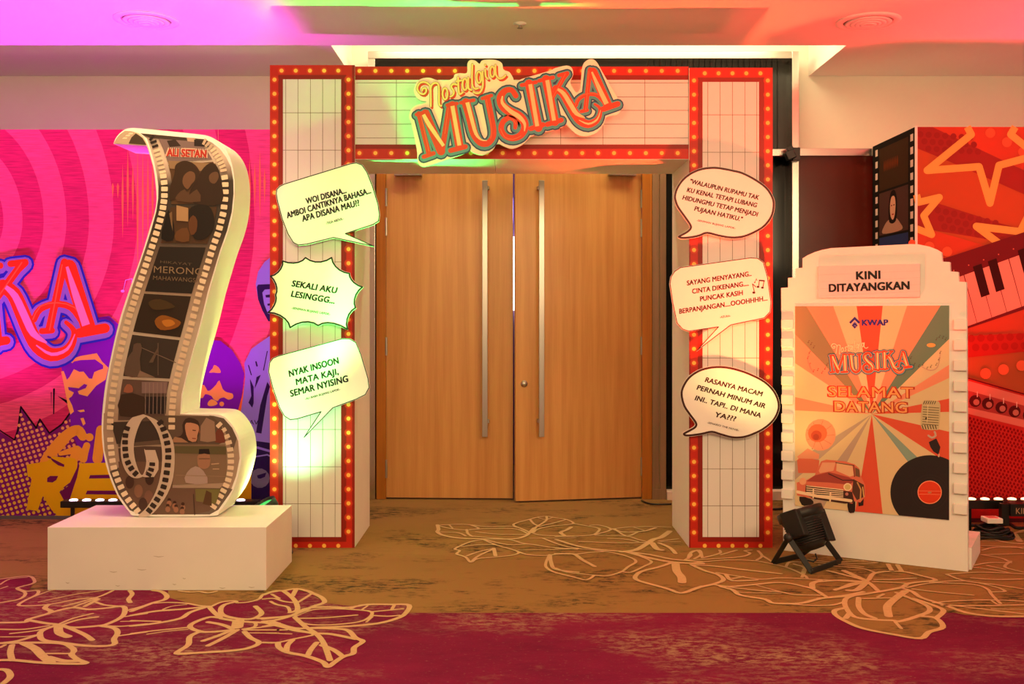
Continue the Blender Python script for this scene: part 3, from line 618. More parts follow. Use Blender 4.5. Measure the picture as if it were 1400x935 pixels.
# ------------------------------------------------------------------ speech bubble boards
BD = AF-.045; PBUB = front(BD)
def spiky(tips, depth=.2, n=5):
    out = []
    m = len(tips); cx = sum(t[0] for t in tips)/m; cy = sum(t[1] for t in tips)/m
    for i in range(m):
        a, b = tips[i], tips[(i+1) % m]
        mx, my = (a[0]+b[0])/2, (a[1]+b[1])/2; L_ = math.hypot(b[0]-a[0], b[1]-a[1])
        k = depth*L_/max(1, math.hypot(cx-mx, cy-my)); qx, qy = mx+(cx-mx)*k*2, my+(cy-my)*k*2
        for j in range(n):
            t = j/n; out.append(((1-t)**2*a[0]+2*t*(1-t)*qx+t*t*b[0], (1-t)**2*a[1]+2*t*(1-t)*qy+t*t*b[1]))
    return out
def bubble(label, ox, oy, k, outline, lw, lines, small, inkc, tail=None, smooth=False, notes=False):
    pts = [(ox+x/k, oy+y/k) for x, y in outline]
    if smooth: pts = smooth_path(pts, 4, True)
    uv = [PBUB.hit(*p) for p in pts]
    cx = sum(p[0] for p in uv)/len(uv); cz = min(p[1] for p in uv)
    t = thing('speech_bubble_sign', label, 'sign', (cx, BD, cz), 'speech bubble boards on the archway legs')
    MB().prism(PBUB, uv, 0, -.012).obj('board', M['foam'], t)
    for sx, sz in ((-.09, .12), (.09, .12), (-.09, .2), (.09, .2)):
        xx = min(max(cx, P.hit(395, 0)[0] if ox < 500 else P.hit(965, 0)[0]), P.hit(460, 0)[0] if ox < 500 else P.hit(1035, 0)[0])
        MB().box(xx+sx-.012, xx+sx+.012, BD+.012, AF-.0025, cz+sz+.05, cz+sz+.075).obj('spacer', M['foam'], t)
    ar = Art(PBUB)
    ins = .6
    ar.crop(0, 0, 1)
    mx = sum(p[0] for p in pts)/len(pts); my = sum(p[1] for p in pts)/len(pts)
    # outline sits just inside the cut edge
    n = len(pts); inn = []
    ar2 = sum(pts[i][0]*pts[(i+1) % n][1]-pts[(i+1) % n][0]*pts[i][1] for i in range(n)); sgn = 1 if ar2 > 0 else -1
    wpx = lw/k; d_ = wpx/2+.35
    for i in range(n):
        a_, b_ = pts[i-1], pts[(i+1) % n]; L_ = math.hypot(b_[0]-a_[0], b_[1]-a_[1]) or 1
        inn.append((pts[i][0]-(b_[1]-a_[1])/L_*d_*sgn, pts[i][1]+(b_[0]-a_[0])/L_*d_*sgn))
    ar.stroke(inn, wpx, inkc, closed=True).obj('printed_outline', t)
    for s_, p0, p1, h in lines: Art(PBUB).crop(ox, oy, k).text(s_, p0, p1, h, inkc, .048, .12).obj('lettering', t)
    for s_, p0, p1, h in small: Art(PBUB).crop(ox, oy, k).text(s_, p0, p1, h, inkc, .03, .12).obj('lettering', t)
    tx = Art(PBUB).crop(ox, oy, k)
    if notes:
        tx.stroke([(855, 320), (862, 268), (902, 272), (893, 322)], 7, inkc).dot(850, 325, 12, inkc, 9).dot(888, 332, 12, inkc, 9).stroke([(862, 270), (902, 274)], 12, inkc)
        tx.stroke([(820, 372), (802, 300), (832, 325)], 7, inkc).dot(814, 374, 13, inkc, 10).stroke([(824, 285), (836, 255), (842, 272)], 4, inkc).dot(822, 287, 7, inkc, 5)
        tx.obj('printed_music_notes', t)
    return t
BK = C(24, 22, 20)
bubble('rounded speech bubble sign reading WOI DISANA, topmost on the left leg', 360, 210, 6.676,
       [(112, 365), (118, 325), (145, 295), (190, 272), (790, 88), (850, 78), (905, 100), (950, 165), (1003, 300), (1052, 460), (1066, 560), (1056, 620), (1000, 655), (755, 730), (1012, 852), (640, 772), (400, 832), (320, 840), (270, 815), (220, 735), (168, 600), (125, 440)], 8,
       [('WOI DISANA...', (400, 460), (760, 358), 56), ('AMBOI CANTIKNYA BAHASA...', (220, 590), (985, 360), 56), ('APA DISANA MAU??', (360, 622), (882, 472), 58)], [('-TIGA ABDUL-', (575, 648), (732, 602), 22)], BK)
bubble('spiky burst speech bubble sign reading SEKALI AKU LESINGGG, middle of the left leg', 360, 340, 7.194,
       spiky([(187, 112), (415, 78), (675, 78), (852, 236), (985, 375), (915, 585), (832, 802), (540, 765), (262, 785), (38, 632), (112, 455), (62, 268)], .17), 15,
       [('SEKALI AKU', (278, 368), (722, 440), 62), ('LESINGGG...', (272, 470), (696, 541), 62)], [('-SENIMAN BUJANG LAPOK-', (278, 592), (656, 655), 22)], BK)
bubble('rounded speech bubble sign reading NYAK INSOON, lowest on the left leg', 360, 450, 5.5,
       [(36, 320), (44, 250), (70, 215), (110, 198), (590, 68), (650, 68), (700, 98), (740, 195), (792, 370), (800, 440), (770, 495), (700, 530), (525, 595), (308, 818), (430, 622), (250, 680), (200, 684), (155, 655), (118, 590), (70, 450)], 6,
       [('NYAK INSOON', (198, 358), (572, 256), 50), ('MATA KAJI,', (250, 420), (566, 338), 48), ('SEMAR NYISING', (208, 508), (642, 392), 50)], [('-ALI BABA BUJANG LAPOK-', (316, 532), (578, 458), 16)], BK)
bubble('oval speech bubble sign reading WALAUPUN RUPAMU, topmost on the right leg', 900, 220, 7.794,
       [(165, 370), (190, 285), (255, 190), (355, 115), (470, 72), (600, 60), (700, 72), (800, 92), (900, 118), (1040, 190), (1160, 280), (1230, 390), (1242, 490), (1215, 600), (1140, 700), (1040, 765), (910, 818), (780, 830), (640, 808), (520, 780), (440, 808), (340, 828), (240, 832), (208, 800), (290, 752), (332, 715), (325, 680), (270, 600), (200, 500), (172, 430)], 22,
       [('"WALAUPUN RUPAMU TAK', (335, 238), (1065, 414), 50), ('KU KENAL TETAPI LUBANG', (303, 328), (1046, 496), 50), ('HIDUNGMU TETAP MENJADI', (256, 410), (1056, 593), 50), ('PUJAAN HATIKU."', (382, 528), (892, 645), 50)], [('-SENIMAN BUJANG LAPOK-', (410, 640), (822, 728), 20)], C(60, 18, 8), smooth=True)
bubble('rounded speech bubble sign reading SAYANG MENYAYANG with music notes, middle of the right leg', 900, 340, 6.235,
       [(95, 300), (104, 240), (135, 190), (190, 155), (790, 72), (850, 78), (900, 115), (935, 240), (965, 450), (958, 540), (905, 595), (620, 655), (328, 875), (508, 668), (260, 708), (205, 690), (155, 635), (118, 460)], 7,
       [('SAYANG MENYAYANG..', (246, 313), (794, 231), 42), ('CINTA DIKENANG....', (292, 383), (770, 314), 42), ('PUNCAK KASIH', (358, 448), (724, 393), 42), ('BERPANJANGAN....OOOHHHH...', (180, 554), (930, 440), 42)], [('-AZURA-', (525, 592), (617, 579), 17)], C(60, 18, 8), notes=True)
bubble('oval speech bubble sign reading RASANYA MACAM, lowest on the right leg', 900, 490, 7.794,
       [(235, 390), (252, 300), (320, 195), (430, 120), (560, 84), (700, 80), (850, 110), (1000, 165), (1140, 240), (1240, 340), (1290, 450), (1292, 550), (1240, 660), (1140, 752), (1020, 815), (900, 852), (780, 852), (660, 820), (570, 795), (470, 815), (350, 832), (280, 830), (262, 795), (330, 755), (385, 720), (385, 685), (330, 610), (265, 510)], 22,
       [('RASANYA MACAM', (496, 248), (1104, 405), 54), ('PERNAH MINUM AIR', (408, 330), (1132, 532), 54), ('INI.. TAPI.. DI MANA', (388, 442), (1086, 632), 54), ('YA???', (604, 620), (822, 670), 54)], [('-SENARIO THE MOVIE-', (520, 690), (856, 776), 20)], C(60, 18, 8), smooth=True)

# ------------------------------------------------------------------ title lettering, reused on sign, backdrop and poster (crop units 1/6.233 px)
def S2(p): return [(q[0]+872.6,)+tuple(q[1:]) for q in p]
RS = [([(78, 470), (165, 815)], 34), ([(120, 838), (205, 808)], 30), ([(58, 478), (150, 452)], 24), ([(135, 470), (268, 790)], 66), ([(275, 800), (340, 400)], 40), ([(365, 400), (425, 750)], 66), ([(320, 398), (405, 384)], 24), ([(350, 785), (475, 752)], 36),
      ([(480, 375, 66), (520, 520, 66), (550, 640, 62), (600, 715, 50), (660, 725, 46), (705, 680, 44), (715, 610, 44), (690, 470, 44), (662, 335, 44)], 50), ([(437, 378), (548, 355)], 24), ([(620, 342), (697, 316)], 24),
      ([(905, 318, 40), (870, 270, 38), (815, 275, 45), (775, 330, 58), (790, 400, 66), (850, 450, 70), (930, 490, 70), (975, 540, 62), (980, 600, 56), (945, 655, 52), (880, 680, 46), (815, 660, 42), (780, 600, 42), (800, 535, 40), (855, 505, 36), (900, 535, 32), (900, 590, 26)], 50),
      (S2([(145, 215), (225, 590)]), 66), (S2([(82, 228), (205, 202)]), 26), (S2([(160, 598), (265, 565)]), 36),
      (S2([(290, 178), (365, 540)]), 66), (S2([(232, 190), (350, 162)]), 26), (S2([(300, 562), (420, 525)]), 36), (S2([(470, 128), (440, 165), (345, 330)]), 32), (S2([(400, 145), (472, 125)]), 26),
      (S2([(375, 260, 60), (430, 290, 66), (480, 370, 70), (530, 460, 70), (580, 530, 66), (650, 560, 60), (720, 530, 46), (750, 470, 30), (745, 420, 20), (705, 390, 14)]), 60),
      (S2([(665, 95), (625, 440)]), 32), (S2([(590, 452), (640, 440)]), 24), (S2([(690, 115), (815, 395)]), 68), (S2([(775, 432), (900, 388)]), 42), (S2([(545, 400), (570, 345), (640, 308), (720, 312), (780, 370)]), 26)]
CS = [([(118, 478, 30), (170, 570, 36), (290, 745, 28)], 30), ([(365, 405), (425, 742)], 32), ([(492, 375, 34), (530, 520, 32), (565, 640, 28), (610, 692, 14), (660, 700, 6)], 30),
      ([(792, 320, 10), (790, 380, 26), (860, 450, 36), (930, 495, 38), (980, 555, 24), (978, 620, 8)], 30), (S2([(155, 220), (215, 578)]), 32), (S2([(300, 185), (358, 530)]), 32),
      (S2([(388, 262, 20), (440, 300, 34), (500, 395, 38), (550, 470, 34), (620, 505, 10)]), 30), (S2([(570, 525, 6), (650, 558, 16), (725, 520, 14), (755, 440, 4)]), 12), (S2([(680, 115, 14), (735, 240, 34), (805, 388, 40)]), 36)]
TS = [([(98, 490), (165, 790)], 5), ([(300, 640), (330, 420)], 5), ([(655, 350), (700, 600), (690, 680)], 6), (S2([(455, 130), (345, 340)]), 6), (S2([(655, 110), (628, 440)]), 6), (S2([(540, 400), (570, 330), (650, 300), (740, 310), (800, 380)]), 6), ([(775, 600, 6), (810, 670, 8), (880, 690, 8), (950, 660, 6)], 8), ([(905, 560), (880, 520), (840, 520)], 6)]
K3 = 9.333/6.233                               # nostalgia script measured in finer units
def N(p): return [(q[0]/K3, q[1]/K3)+tuple(q[2:]) for q in p]
def ell(cx, cy, rx, ry, n=12): return [(cx+rx*math.cos(2*math.pi*i/n), cy+ry*math.sin(2*math.pi*i/n)) for i in range(n+1)]
NS = [N([(160, 410), (172, 385), (205, 380), (212, 420), (180, 455), (130, 440), (98, 385), (125, 320), (185, 300), (245, 330), (268, 390), (270, 610)]), N([(268, 380), (285, 335), (330, 312), (372, 350), (375, 560), (395, 605), (430, 590)]), N(ell(452, 450, 32, 72)),
      N([(600, 335), (560, 325), (530, 360), (565, 420), (550, 470), (520, 485)]), N([(618, 240), (625, 400), (640, 455), (680, 430)]), N([(595, 295), (660, 280)]), N(ell(705, 330, 30, 72)), N([(748, 245), (752, 380), (790, 400)]), N([(800, 75), (798, 320), (830, 385), (875, 378)]),
      N(ell(885, 240, 30, 72)), N([(930, 165), (935, 340), (905, 425), (855, 445), (815, 425)]), N([(965, 140), (972, 230), (1000, 262)]), N([(965, 82), (968, 84)]), N(ell(1055, 170, 28, 66)), N([(1095, 85), (1100, 200), (1140, 255), (1190, 248), (1225, 215)])]
def title(a, scale, cols, nost=True, shadow=True, lay=.0005):
    NAVY, TEAL, RED_, CREAM, THIN, SH, YEL, DK = cols
    if nost:
        if shadow:
            for p in NS: a.stroke([(x+12, y+14) for x, y in p], 20, SH, smooth=2)
            a.layer(lay)
        for p in NS: a.stroke(p, 21, DK, smooth=3)
        a.layer(lay)
        for p in NS: a.stroke(p, 16.5, YEL, smooth=3)
        a.layer(lay)
    for col, ex in ((NAVY, 62), (TEAL, 40), (RED_, 6)):
        for p, w_ in RS:
            q = [(t[0], t[1]+(8 if ex > 16 else 0), (t[2] if len(t) > 2 else w_)+ex) for t in p]
            a.stroke(q, w_, col, smooth=3 if len(p) > 3 else 0)
        a.layer(lay)
    for p, w_ in CS: a.stroke(p, w_+9, THIN, smooth=3, cap=False)
    a.layer(lay)
    for p, w_ in CS: a.stroke(p, w_, CREAM, smooth=3, cap=False)
    for p, w_ in TS: a.stroke(p, w_, THIN, smooth=2)
LG = (C(48, 72, 108), C(96, 160, 160), C(232, 74, 40), C(250, 214, 150), C(250, 120, 70), C(232, 74, 40), C(255, 232, 140), C(70, 44, 8))
out = [(60, 205), (100, 172), (165, 163), (215, 178), (270, 190), (330, 185), (372, 165), (385, 135), (430, 125), (488, 122), (492, 45), (515, 14), (560, 18), (595, 45), (615, 18), (665, 10), (740, 14), (788, 42), (800, 95), (850, 115), (882, 165), (890, 190),
       (922, 192), (955, 174), (1080, 138), (1200, 102), (1240, 82), (1340, 60), (1385, 85), (1393, 140), (1368, 205), (1400, 265), (1425, 290), (1452, 260), (1462, 170), (1475, 60), (1510, 16), (1560, 5), (1600, 38), (1640, 110), (1775, 340), (1812, 368), (1806, 420), (1775, 475), (1680, 498), (1655, 555), (1600, 625), (1515, 662), (1430, 650), (1350, 575),
       (1318, 555), (1300, 585), (1160, 625), (1030, 665), (965, 730), (875, 768), (800, 745), (745, 722), (705, 780), (620, 822), (540, 802), (505, 775), (480, 802), (350, 850), (250, 885), (130, 920), (80, 902), (66, 850), (60, 770), (15, 560), (-5, 500), (8, 440), (50, 400), (130, 378), (140, 365), (95, 358), (50, 320), (35, 265)]
BL = AF-.12; PL = front(BL)
pts = smooth_path([(560+x/6.233, 80+y/6.233) for x, y in out], 3, True)
uv = [PL.hit(*p) for p in pts]
t = thing('title_sign', 'cream cut-out title sign reading Nostalgia MUSIKA tilted across the archway beam', 'sign', (PL.hit(705, 150)[0], BL, PL.hit(705, 230)[1]))
MB().prism(PL, uv, 0, -.02).obj('board', M['foam'], t)
for sx in (640, 760): MB().box(PL.hit(sx, 0)[0]-.03, PL.hit(sx, 0)[0]+.03, BL+.02, AF+.0095, PL.hit(sx, 170)[1], PL.hit(sx, 150)[1]).obj('spacer', M['foam'], t)
a = Art(PL).crop(560, 80, 6.233); a.fill(smooth_path(out, 3, True), C(255, 246, 214)).layer(); title(a, 1, LG, lay=.0003); a.obj('printed_title', t)

# ------------------------------------------------------------------ left printed backdrop (fabric wall on a frame)
LD = 6.57; PLB = front(LD)
xl0 = -5.2; xl1 = -1.42; BH = 2.534
lb = thing('printed_backdrop', 'pink swirl printed backdrop wall behind the film strip cutout on the left', 'backdrop', (-3.3, LD, 0))
MB().box(xl0, xl1, LD, LD+.30, .02, BH).obj('panel', M['foam'], lb)
MB().box(xl0, xl1, LD-.012, LD+.31, 0, .022).obj('base_rail', mat('grey_rail', C(120, 112, 120), .5, .6, noise=.1), lb)
PK = C(255, 92, 142); PD = C(222, 52, 112)
x0p, x1p = 700+xl0*F/LD, 700+xl1*F/LD
a = Art(PLB); a.rect(x0p, 177, x1p, 708.6, PK).obj('printed_field', lb, SUEDE)
# concentric swirl rings
def ringpts(R, n=64):
    out = []
    for i in range(n):
        t = 2*math.pi*i/n; x = -60+R*math.cos(t); y = 302+R*math.sin(t)*(1.25 if math.sin(t) < 0 else 1.04); out.append((x, y))
    return out
def clip(poly, x0, y0, x1, y1):
    def cl(P, inside, inter):
        o = []
        for i in range(len(P)):
            p, q = P[i-1], P[i]
            if inside(q):
                if not inside(p): o.append(inter(p, q))
                o.append(q)
            elif inside(p): o.append(inter(p, q))
        return o
    def ix(X): return lambda p, q: (X, p[1]+(q[1]-p[1])*(X-p[0])/(q[0]-p[0]))
    def iy(Y): return lambda p, q: (p[0]+(q[0]-p[0])*(Y-p[1])/(q[1]-p[1]), Y)
    for f, g in ((lambda p: p[0] >= x0, ix(x0)), (lambda p: p[0] <= x1, ix(x1)), (lambda p: p[1] >= y0, iy(y0)), (lambda p: p[1] <= y1, iy(y1))):
        poly = cl(poly, f, g)
        if not poly: return []
    return poly
Rs = [(496, PD), (452, PK), (408, PD), (368, PK), (326, PD), (286, PK), (248, PD), (216, PK), (182, PD), (151, PK), (120, PD), (91, PK), (65, PD), (36, PK)]
a = Art(PLB, lift=.001)
for R, c_ in Rs:
    p = clip(ringpts(R), x0p, 177.2, x1p, 708.4)
    if len(p) > 2: a.fill(p, c_)
    a.layer(.00015)
a.obj('printed_swirl', lb, SUEDE)
a = Art(PLB, lift=.0045)
OR = C(255, 184, 100); PU = C(124, 28, 190); NV = C(44, 28, 86); LV = C(148, 132, 236); YE = C(232, 184, 20); BKI = C(26, 12, 30)
for x, h0, h1 in ((154.5, 250, 272), (161.5, 250, 272), (168, 224, 326), (175, 205, 312), (182, 222, 302), (188.5, 200, 380), (195.5, 205, 350), (202.5, 210, 330), (209, 210, 330), (341.5, 215, 310), (348.5, 222, 288), (355.5, 205, 300), (362, 230, 280), (334, 235, 270)):
    m = (h0+h1)/2-6; a.fill([(x-1.5, m), (x, h1), (x+1.5, m), (x, h0)], C(255, 140, 90))
a.rect(290.4+8, 177, 290.8+8, 192, C(255, 190, 150))
a.stroke([(169, 397), (172, 383), (181, 381), (180, 394)], 1, C(220, 150, 255)).dot(168, 398, 2.6, C(220, 150, 255), 2)
# halftone burst, lower left
burst = [(-60, 560), (-30, 575), (0, 590), (19, 602), (24, 585), (29, 555), (42, 574), (50, 586), (55, 572), (68, 592), (85, 578), (100, 560), (112, 590), (130, 640), (140, 708), (-60, 708)]
a.fill(burst, C(128, 30, 120)).layer()
a.stroke([(-60, 558), (-30, 573), (0, 588), (20, 601)], 1.8, BKI).stroke([(20, 603), (25, 588), (29, 556), (42, 574), (50, 585), (55, 573), (68, 592), (85, 580), (98, 562)], 2.2, BKI).layer(.0001)
a.fill([(73, 531), (75.5, 531), (74.5, 566), (73.2, 566)], BKI).fill([(79, 541), (92, 547), (94, 553)], BKI).fill([(70, 536), (71, 536), (70.6, 558)], BKI)
def inside(poly, x, y):
    r = False
    for i in range(len(poly)):
        (x1_, y1_), (x2_, y2_) = poly[i-1], poly[i]
        if (y1_ > y) != (y2_ > y) and x < (x2_-x1_)*(y-y1_)/(y2_-y1_)+x1_: r = not r
    return r
for i in range(-40, 60):
    for j in range(-40, 60):
        x = 40+i*6.6+j*2.2; y = 640+j*6.3-i*1.9
        if 545 < y < 706 and -58 < x < 138 and inside(burst, x, y) and inside(burst, x, y-5): a.dot(x, y, 2.35, C(236, 190, 70) if y > 640 else C(240, 170, 110), seg=8)
a.layer()
a.obj('printed_waveform_and_halftone', lb, FABRIC)
# purple portrait silhouettes
a = Art(PLB, lift=.006)
a.fill([(84, 500), (92, 470), (118, 436), (150, 432), (172, 452), (190, 500), (200, 600), (200, 708), (150, 708), (120, 640), (98, 590), (94, 545)], PU).layer()
a.crop(40, 480, 4.25)
a.fill([(188, 118), (232, 108), (285, 85), (240, 62), (255, 44), (300, 28), (395, 12), (425, 60), (462, 96), (446, 165), (392, 200), (340, 262), (292, 250), (285, 232), (330, 215), (340, 196), (322, 190), (290, 215), (228, 208), (232, 225), (262, 240), (250, 262), (232, 275), (252, 315), (262, 350), (242, 368), (226, 320), (222, 290), (205, 200)], OR)
a.layer().fill([(200, 108), (235, 92), (262, 60), (300, 52), (385, 48), (432, 82), (432, 102), (402, 112), (380, 122), (368, 160), (350, 158), (318, 118), (295, 120), (262, 104), (236, 150), (222, 166)], PU)
a.fill([(282, 345), (320, 338), (325, 350), (300, 354)], OR).fill([(300, 390), (318, 386), (330, 420), (316, 432)], OR).layer()
a.crop(260, 400, 3.117)
a.fill([(-60, 230), (0, 200), (70, 200), (130, 205), (180, 245), (215, 300), (232, 345), (222, 440), (200, 520), (100, 560), (-60, 560)], PU)
a.fill([(238, 345), (240, 430), (214, 520), (200, 524), (222, 440), (230, 400)], C(255, 120, 60)).layer()
a.fill([(82, 340), (98, 322), (104, 308), (122, 318), (132, 336), (126, 342), (100, 340)], OR, smooth=2)
a.fill([(30, 412), (40, 394), (62, 394), (76, 418), (92, 412), (112, 392), (126, 374), (140, 410), (158, 424), (182, 430), (184, 448), (164, 456), (146, 446), (126, 452), (118, 462), (100, 452), (92, 440), (66, 432), (56, 448), (38, 444)], OR, smooth=2)
a.fill([(76, 470), (92, 454), (112, 462), (118, 474), (100, 482), (80, 482)], OR, smooth=2).dot(136, 474, 10, OR)
# lavender figure with dark jacket
a.fill([(236, 360), (232, 300), (262, 240), (300, 212), (345, 182), (430, 180), (430, 650), (250, 640), (212, 540), (226, 450)], LV).layer()
a.fill([(342, 400), (330, 440), (305, 600), (282, 596), (300, 480), (318, 420), (330, 380)], NV).fill([(256, 366), (272, 402), (272, 470), (266, 490), (250, 468), (262, 440)], NV).fill([(284, 360), (276, 410), (290, 380), (302, 350)], NV)
a.stroke([(330, 250), (314, 330)], 4, NV).stroke([(250, 310), (262, 350)], 4, NV).stroke([(282, 295), (286, 312)], 6, NV)
a.text('URAV', (214, 560), (292, 562), 20, NV, .01)
a.fill([(250, 640), (262, 605), (272, 630), (345, 640), (430, 640), (430, 960), (230, 960), (240, 700)], NV).layer()
a.stroke([(240, 655), (290, 660), (430, 700)], 10, LV).stroke([(270, 700), (330, 690), (430, 740)], 6, LV).dot(298, 790, 42, C(120, 118, 150)).layer()
a.fill([(286, 778), (305, 772), (326, 766), (320, 784), (300, 792), (290, 790)], NV).rect(150, 712, 262, 890, YE)
a.crop(310, 330, 2.4)
a.fill([(96, 140), (104, 100), (125, 68), (150, 48), (200, 48), (200, 270), (150, 268), (122, 230), (104, 190)], LV).layer()
a.fill([(100, 150), (104, 142), (150, 140), (150, 262), (138, 262), (118, 226), (104, 190)], NV).layer().fill([(118, 168), (126, 158), (152, 156), (152, 242), (136, 236), (124, 206)], LV)
a.layer().fill([(128, 176), (146, 174), (146, 184), (130, 184)], NV).fill([(134, 205), (150, 202), (150, 210), (136, 211)], NV)
a.obj('printed_portraits', lb, FABRIC)
# yellow lettering
a = Art(PLB, lift=.009).crop(0, 460, 3.595)
OY = C(240, 168, 60)
a.stroke([(410, 490, 44), (385, 460, 50), (340, 478, 52), (290, 530, 60), (235, 590, 46), (205, 625, 20)], 50, OY, smooth=4).stroke([(240, 590), (320, 630)], 10, C(110, 24, 90)).layer()
a.stroke([(300, 575, 20), (360, 560, 34), (385, 560, 44), (360, 610, 46), (340, 650, 46)], 40, OY, smooth=3)
a.dot(443, 494, 20, OY).stroke([(430, 535, 34), (418, 570, 38), (412, 600, 40)], 38, OY).stroke([(500, 460), (482, 600)], 50, OY).fill([(250, 590), (330, 625), (322, 640), (290, 628)], C(110, 24, 90)).layer()
a.fill([(134, 628), (235, 612), (262, 588), (372, 598), (385, 620), (378, 672), (352, 712), (318, 738), (296, 762), (330, 810), (352, 884), (296, 888), (256, 850), (215, 782), (188, 856), (134, 848), (160, 690), (140, 688)], YE)
a.fill([(396, 622), (620, 616), (640, 900), (330, 890), (318, 808), (344, 800)], YE).layer()
a.fill([(236, 694), (250, 684), (290, 684), (280, 704), (262, 716), (235, 714)], C(110, 24, 90)).fill([(446, 680), (620, 676), (618, 694), (440, 697)], C(110, 24, 90)).fill([(432, 756), (600, 756), (600, 776), (424, 774)], C(110, 24, 90))
a.fill([(296, 764), (340, 732), (384, 640), (394, 630), (382, 690), (346, 800), (318, 804)], C(110, 24, 90)).fill([(248, 592), (320, 628), (318, 640), (290, 632), (262, 612)], C(110, 24, 90))
a.obj('printed_yellow_lettering', lb, FABRIC)
# big MUSIKA title at the left edge of the wall
def affine(s, d):                              # three source points to three photo points
    (x1, y1), (x2, y2), (x3, y3) = s; D = (x2-x1)*(y3-y1)-(x3-x1)*(y2-y1)
    def co(k):
        a1 = ((d[1][k]-d[0][k])*(y3-y1)-(d[2][k]-d[0][k])*(y2-y1))/D; a2 = ((x2-x1)*(d[2][k]-d[0][k])-(x3-x1)*(d[1][k]-d[0][k]))/D
        return a1, a2, d[0][k]-a1*x1-a2*y1
    A_, B_ = co(0), co(1)
    return lambda x, y: (A_[0]*x+A_[1]*y+A_[2], B_[0]*x+B_[1]*y+B_[2])
tf = affine([(1547.6, 40), (1792.6, 390), (1502.6, 630)], [(93.6, 344), (150, 450), (64, 503)])
a = Art(PLB, tf, lift=.011)
title(a, 1, (C(40, 50, 190), C(140, 120, 205), C(255, 66, 30), C(255, 150, 190), C(255, 120, 70), C(232, 60, 40), C(255, 210, 160), C(40, 50, 190)), nost=False, lay=.0004)
o = a.obj('printed_title', lb, FABRIC)
me = o.data; keep = [v.co.x+lb.location.x > xl0+.02 for v in me.vertices]
import bmesh
b_ = bmesh.new(); b_.from_mesh(me); bmesh.ops.delete(b_, geom=[f for f in b_.faces if any(v.co.x+lb.location.x < xl0+.02 for v in f.verts)], context='FACES'); b_.to_mesh(me); b_.free()

# ------------------------------------------------------------------ right printed backdrop, a box with a film printed return
RD = 6.47; PRB = front(RD); RX = 2.588; RB = 7.24
rb = thing('printed_backdrop', 'red star and keyboard printed backdrop box with film print on its return, on the right', 'backdrop', (4.0, RD, 0))
MB().box(RX, 5.4, RD, RB, .0, BH).obj('panel', M['foam'], rb)
x1p = 700+5.4*F/RD
Q = PRB
RO = C(192, 84, 50); RO2 = C(204, 72, 50); RDK = C(158, 50, 46); STAR = C(250, 178, 92); MAR = C(112, 34, 40)
a = Art(PRB); a.rect(1252.4, 173.4, x1p, 713.4, RO).layer()
K5 = lambda pts: [(1240+x/5.5, 160+y/5.5) for x, y in pts]
a.fill(K5([(190, 75), (2000, 75), (2000, 960), (1500, 700), (880, 400)]), RO2).layer()
a.fill(K5([(68, 75), (190, 75), (880, 402), (1500, 700), (1500, 880), (880, 580), (330, 340), (68, 232)]), RDK)
a.fill(K5([(68, 640), (240, 652), (720, 805), (1500, 1000), (1500, 1100), (700, 935), (190, 850), (68, 820)]), RDK).layer()
a.fill([(1252.4, 312), (1275, 315), (1345, 335), (1400, 330), (x1p, 300), (x1p, 470), (1252.4, 470)], RO2).layer()
for i in range(7):
    for j in range(3): a.dot(*K5([(100+i*62+j*30+(j == 2)*0, 130+i*0+j*54+i*4)])[0], 4.3, C(146, 46, 44), seg=10)
for i in range(8):
    for j in range(3): a.dot(*K5([(230+i*62+j*25, 700+i*14+j*62)])[0], 4.6, C(146, 46, 44), seg=10)
a.layer()
for x, y in ((625, 120), (750, 190), (872, 262), (1010, 330), (1150, 400)): a.dot(*K5([(x, y)])[0], 6.8, C(232, 100, 66))
for x, y in ((352, 690), (447, 717), (260, 672)): a.dot(1180+x/3.895, 160+y/3.895, 6.8 if x > 300 else 5, C(232, 100, 66))
a.layer()
def star(p, w_=8.8, **k): a.stroke(K5(p), w_, STAR, **k)
star([(452, 75), (482, 132), (150, 402), (540, 374), (622, 648), (690, 364), (900, 308), (1290, 200)], 10, cap=False)
star([(812, 75), (778, 132), (900, 230), (1010, 320)], 10, cap=False)
star([(71, 585), (84, 642), (242, 604), (124, 742), (184, 884), (71, 840)], 9.5, cap=False)
star([(980, 600), (850, 862), (520, 822), (770, 1010), (600, 1230), (1050, 1010), (1300, 1200), (1180, 900), (1400, 700), (1090, 760), (980, 600)], 10)
a.obj('printed_stars', rb, FABRIC)
a = Art(PRB, lift=.0055); K7 = lambda pts: [(1300+x/4.07, 300+y/4.07) for x, y in pts]
def c7(x, y): return (1300+x/4.07, 300+y/4.07)
# keyboard: tilted body, white keys with black keys between
a.fill(K7([(-195, 260), (0, 205), (407, 70), (900, -90), (1300, -200), (1300, 190), (900, 325), (407, 500), (90, 607), (-195, 700)]), MAR).layer()
def kb(u, v): return c7(70+u*78, 285-u*27+v) if False else c7(65+u*83+v*.27, 290-u*30+v)
for i in range(-3, 14):
    a.fill([kb(i+.03, 20), kb(i+.97, 20), kb(i+.99, 285), kb(i+.02, 285)], C(250, 150, 138))
a.layer()
for i in range(-3, 14):
    if i % 7 in (2, 6): continue
    a.fill([kb(i+.68, -6), kb(i+1.26, -6), kb(i+1.26, 165), kb(i+.68, 165)], C(60, 22, 24))
a.layer()
for i in range(-3, 13): a.dot(*kb(i+.45, -22), 1.0, C(220, 110, 90), seg=6)
a.fill(K7([(-195, 760), (90, 650), (407, 632), (1300, 600), (1300, 700), (407, 735), (90, 768), (-195, 790)]), C(196, 40, 34)).layer()
for i in range(18):
    for j in range(2): a.dot(*c7(110+i*54+j*25, 662+j*50-i*2), 5.2, C(176, 34, 30), seg=10)
for i in range(12): a.dot(*c7(190+i*100, 857-i*22), 7.4, C(255, 100, 66))
a.layer()
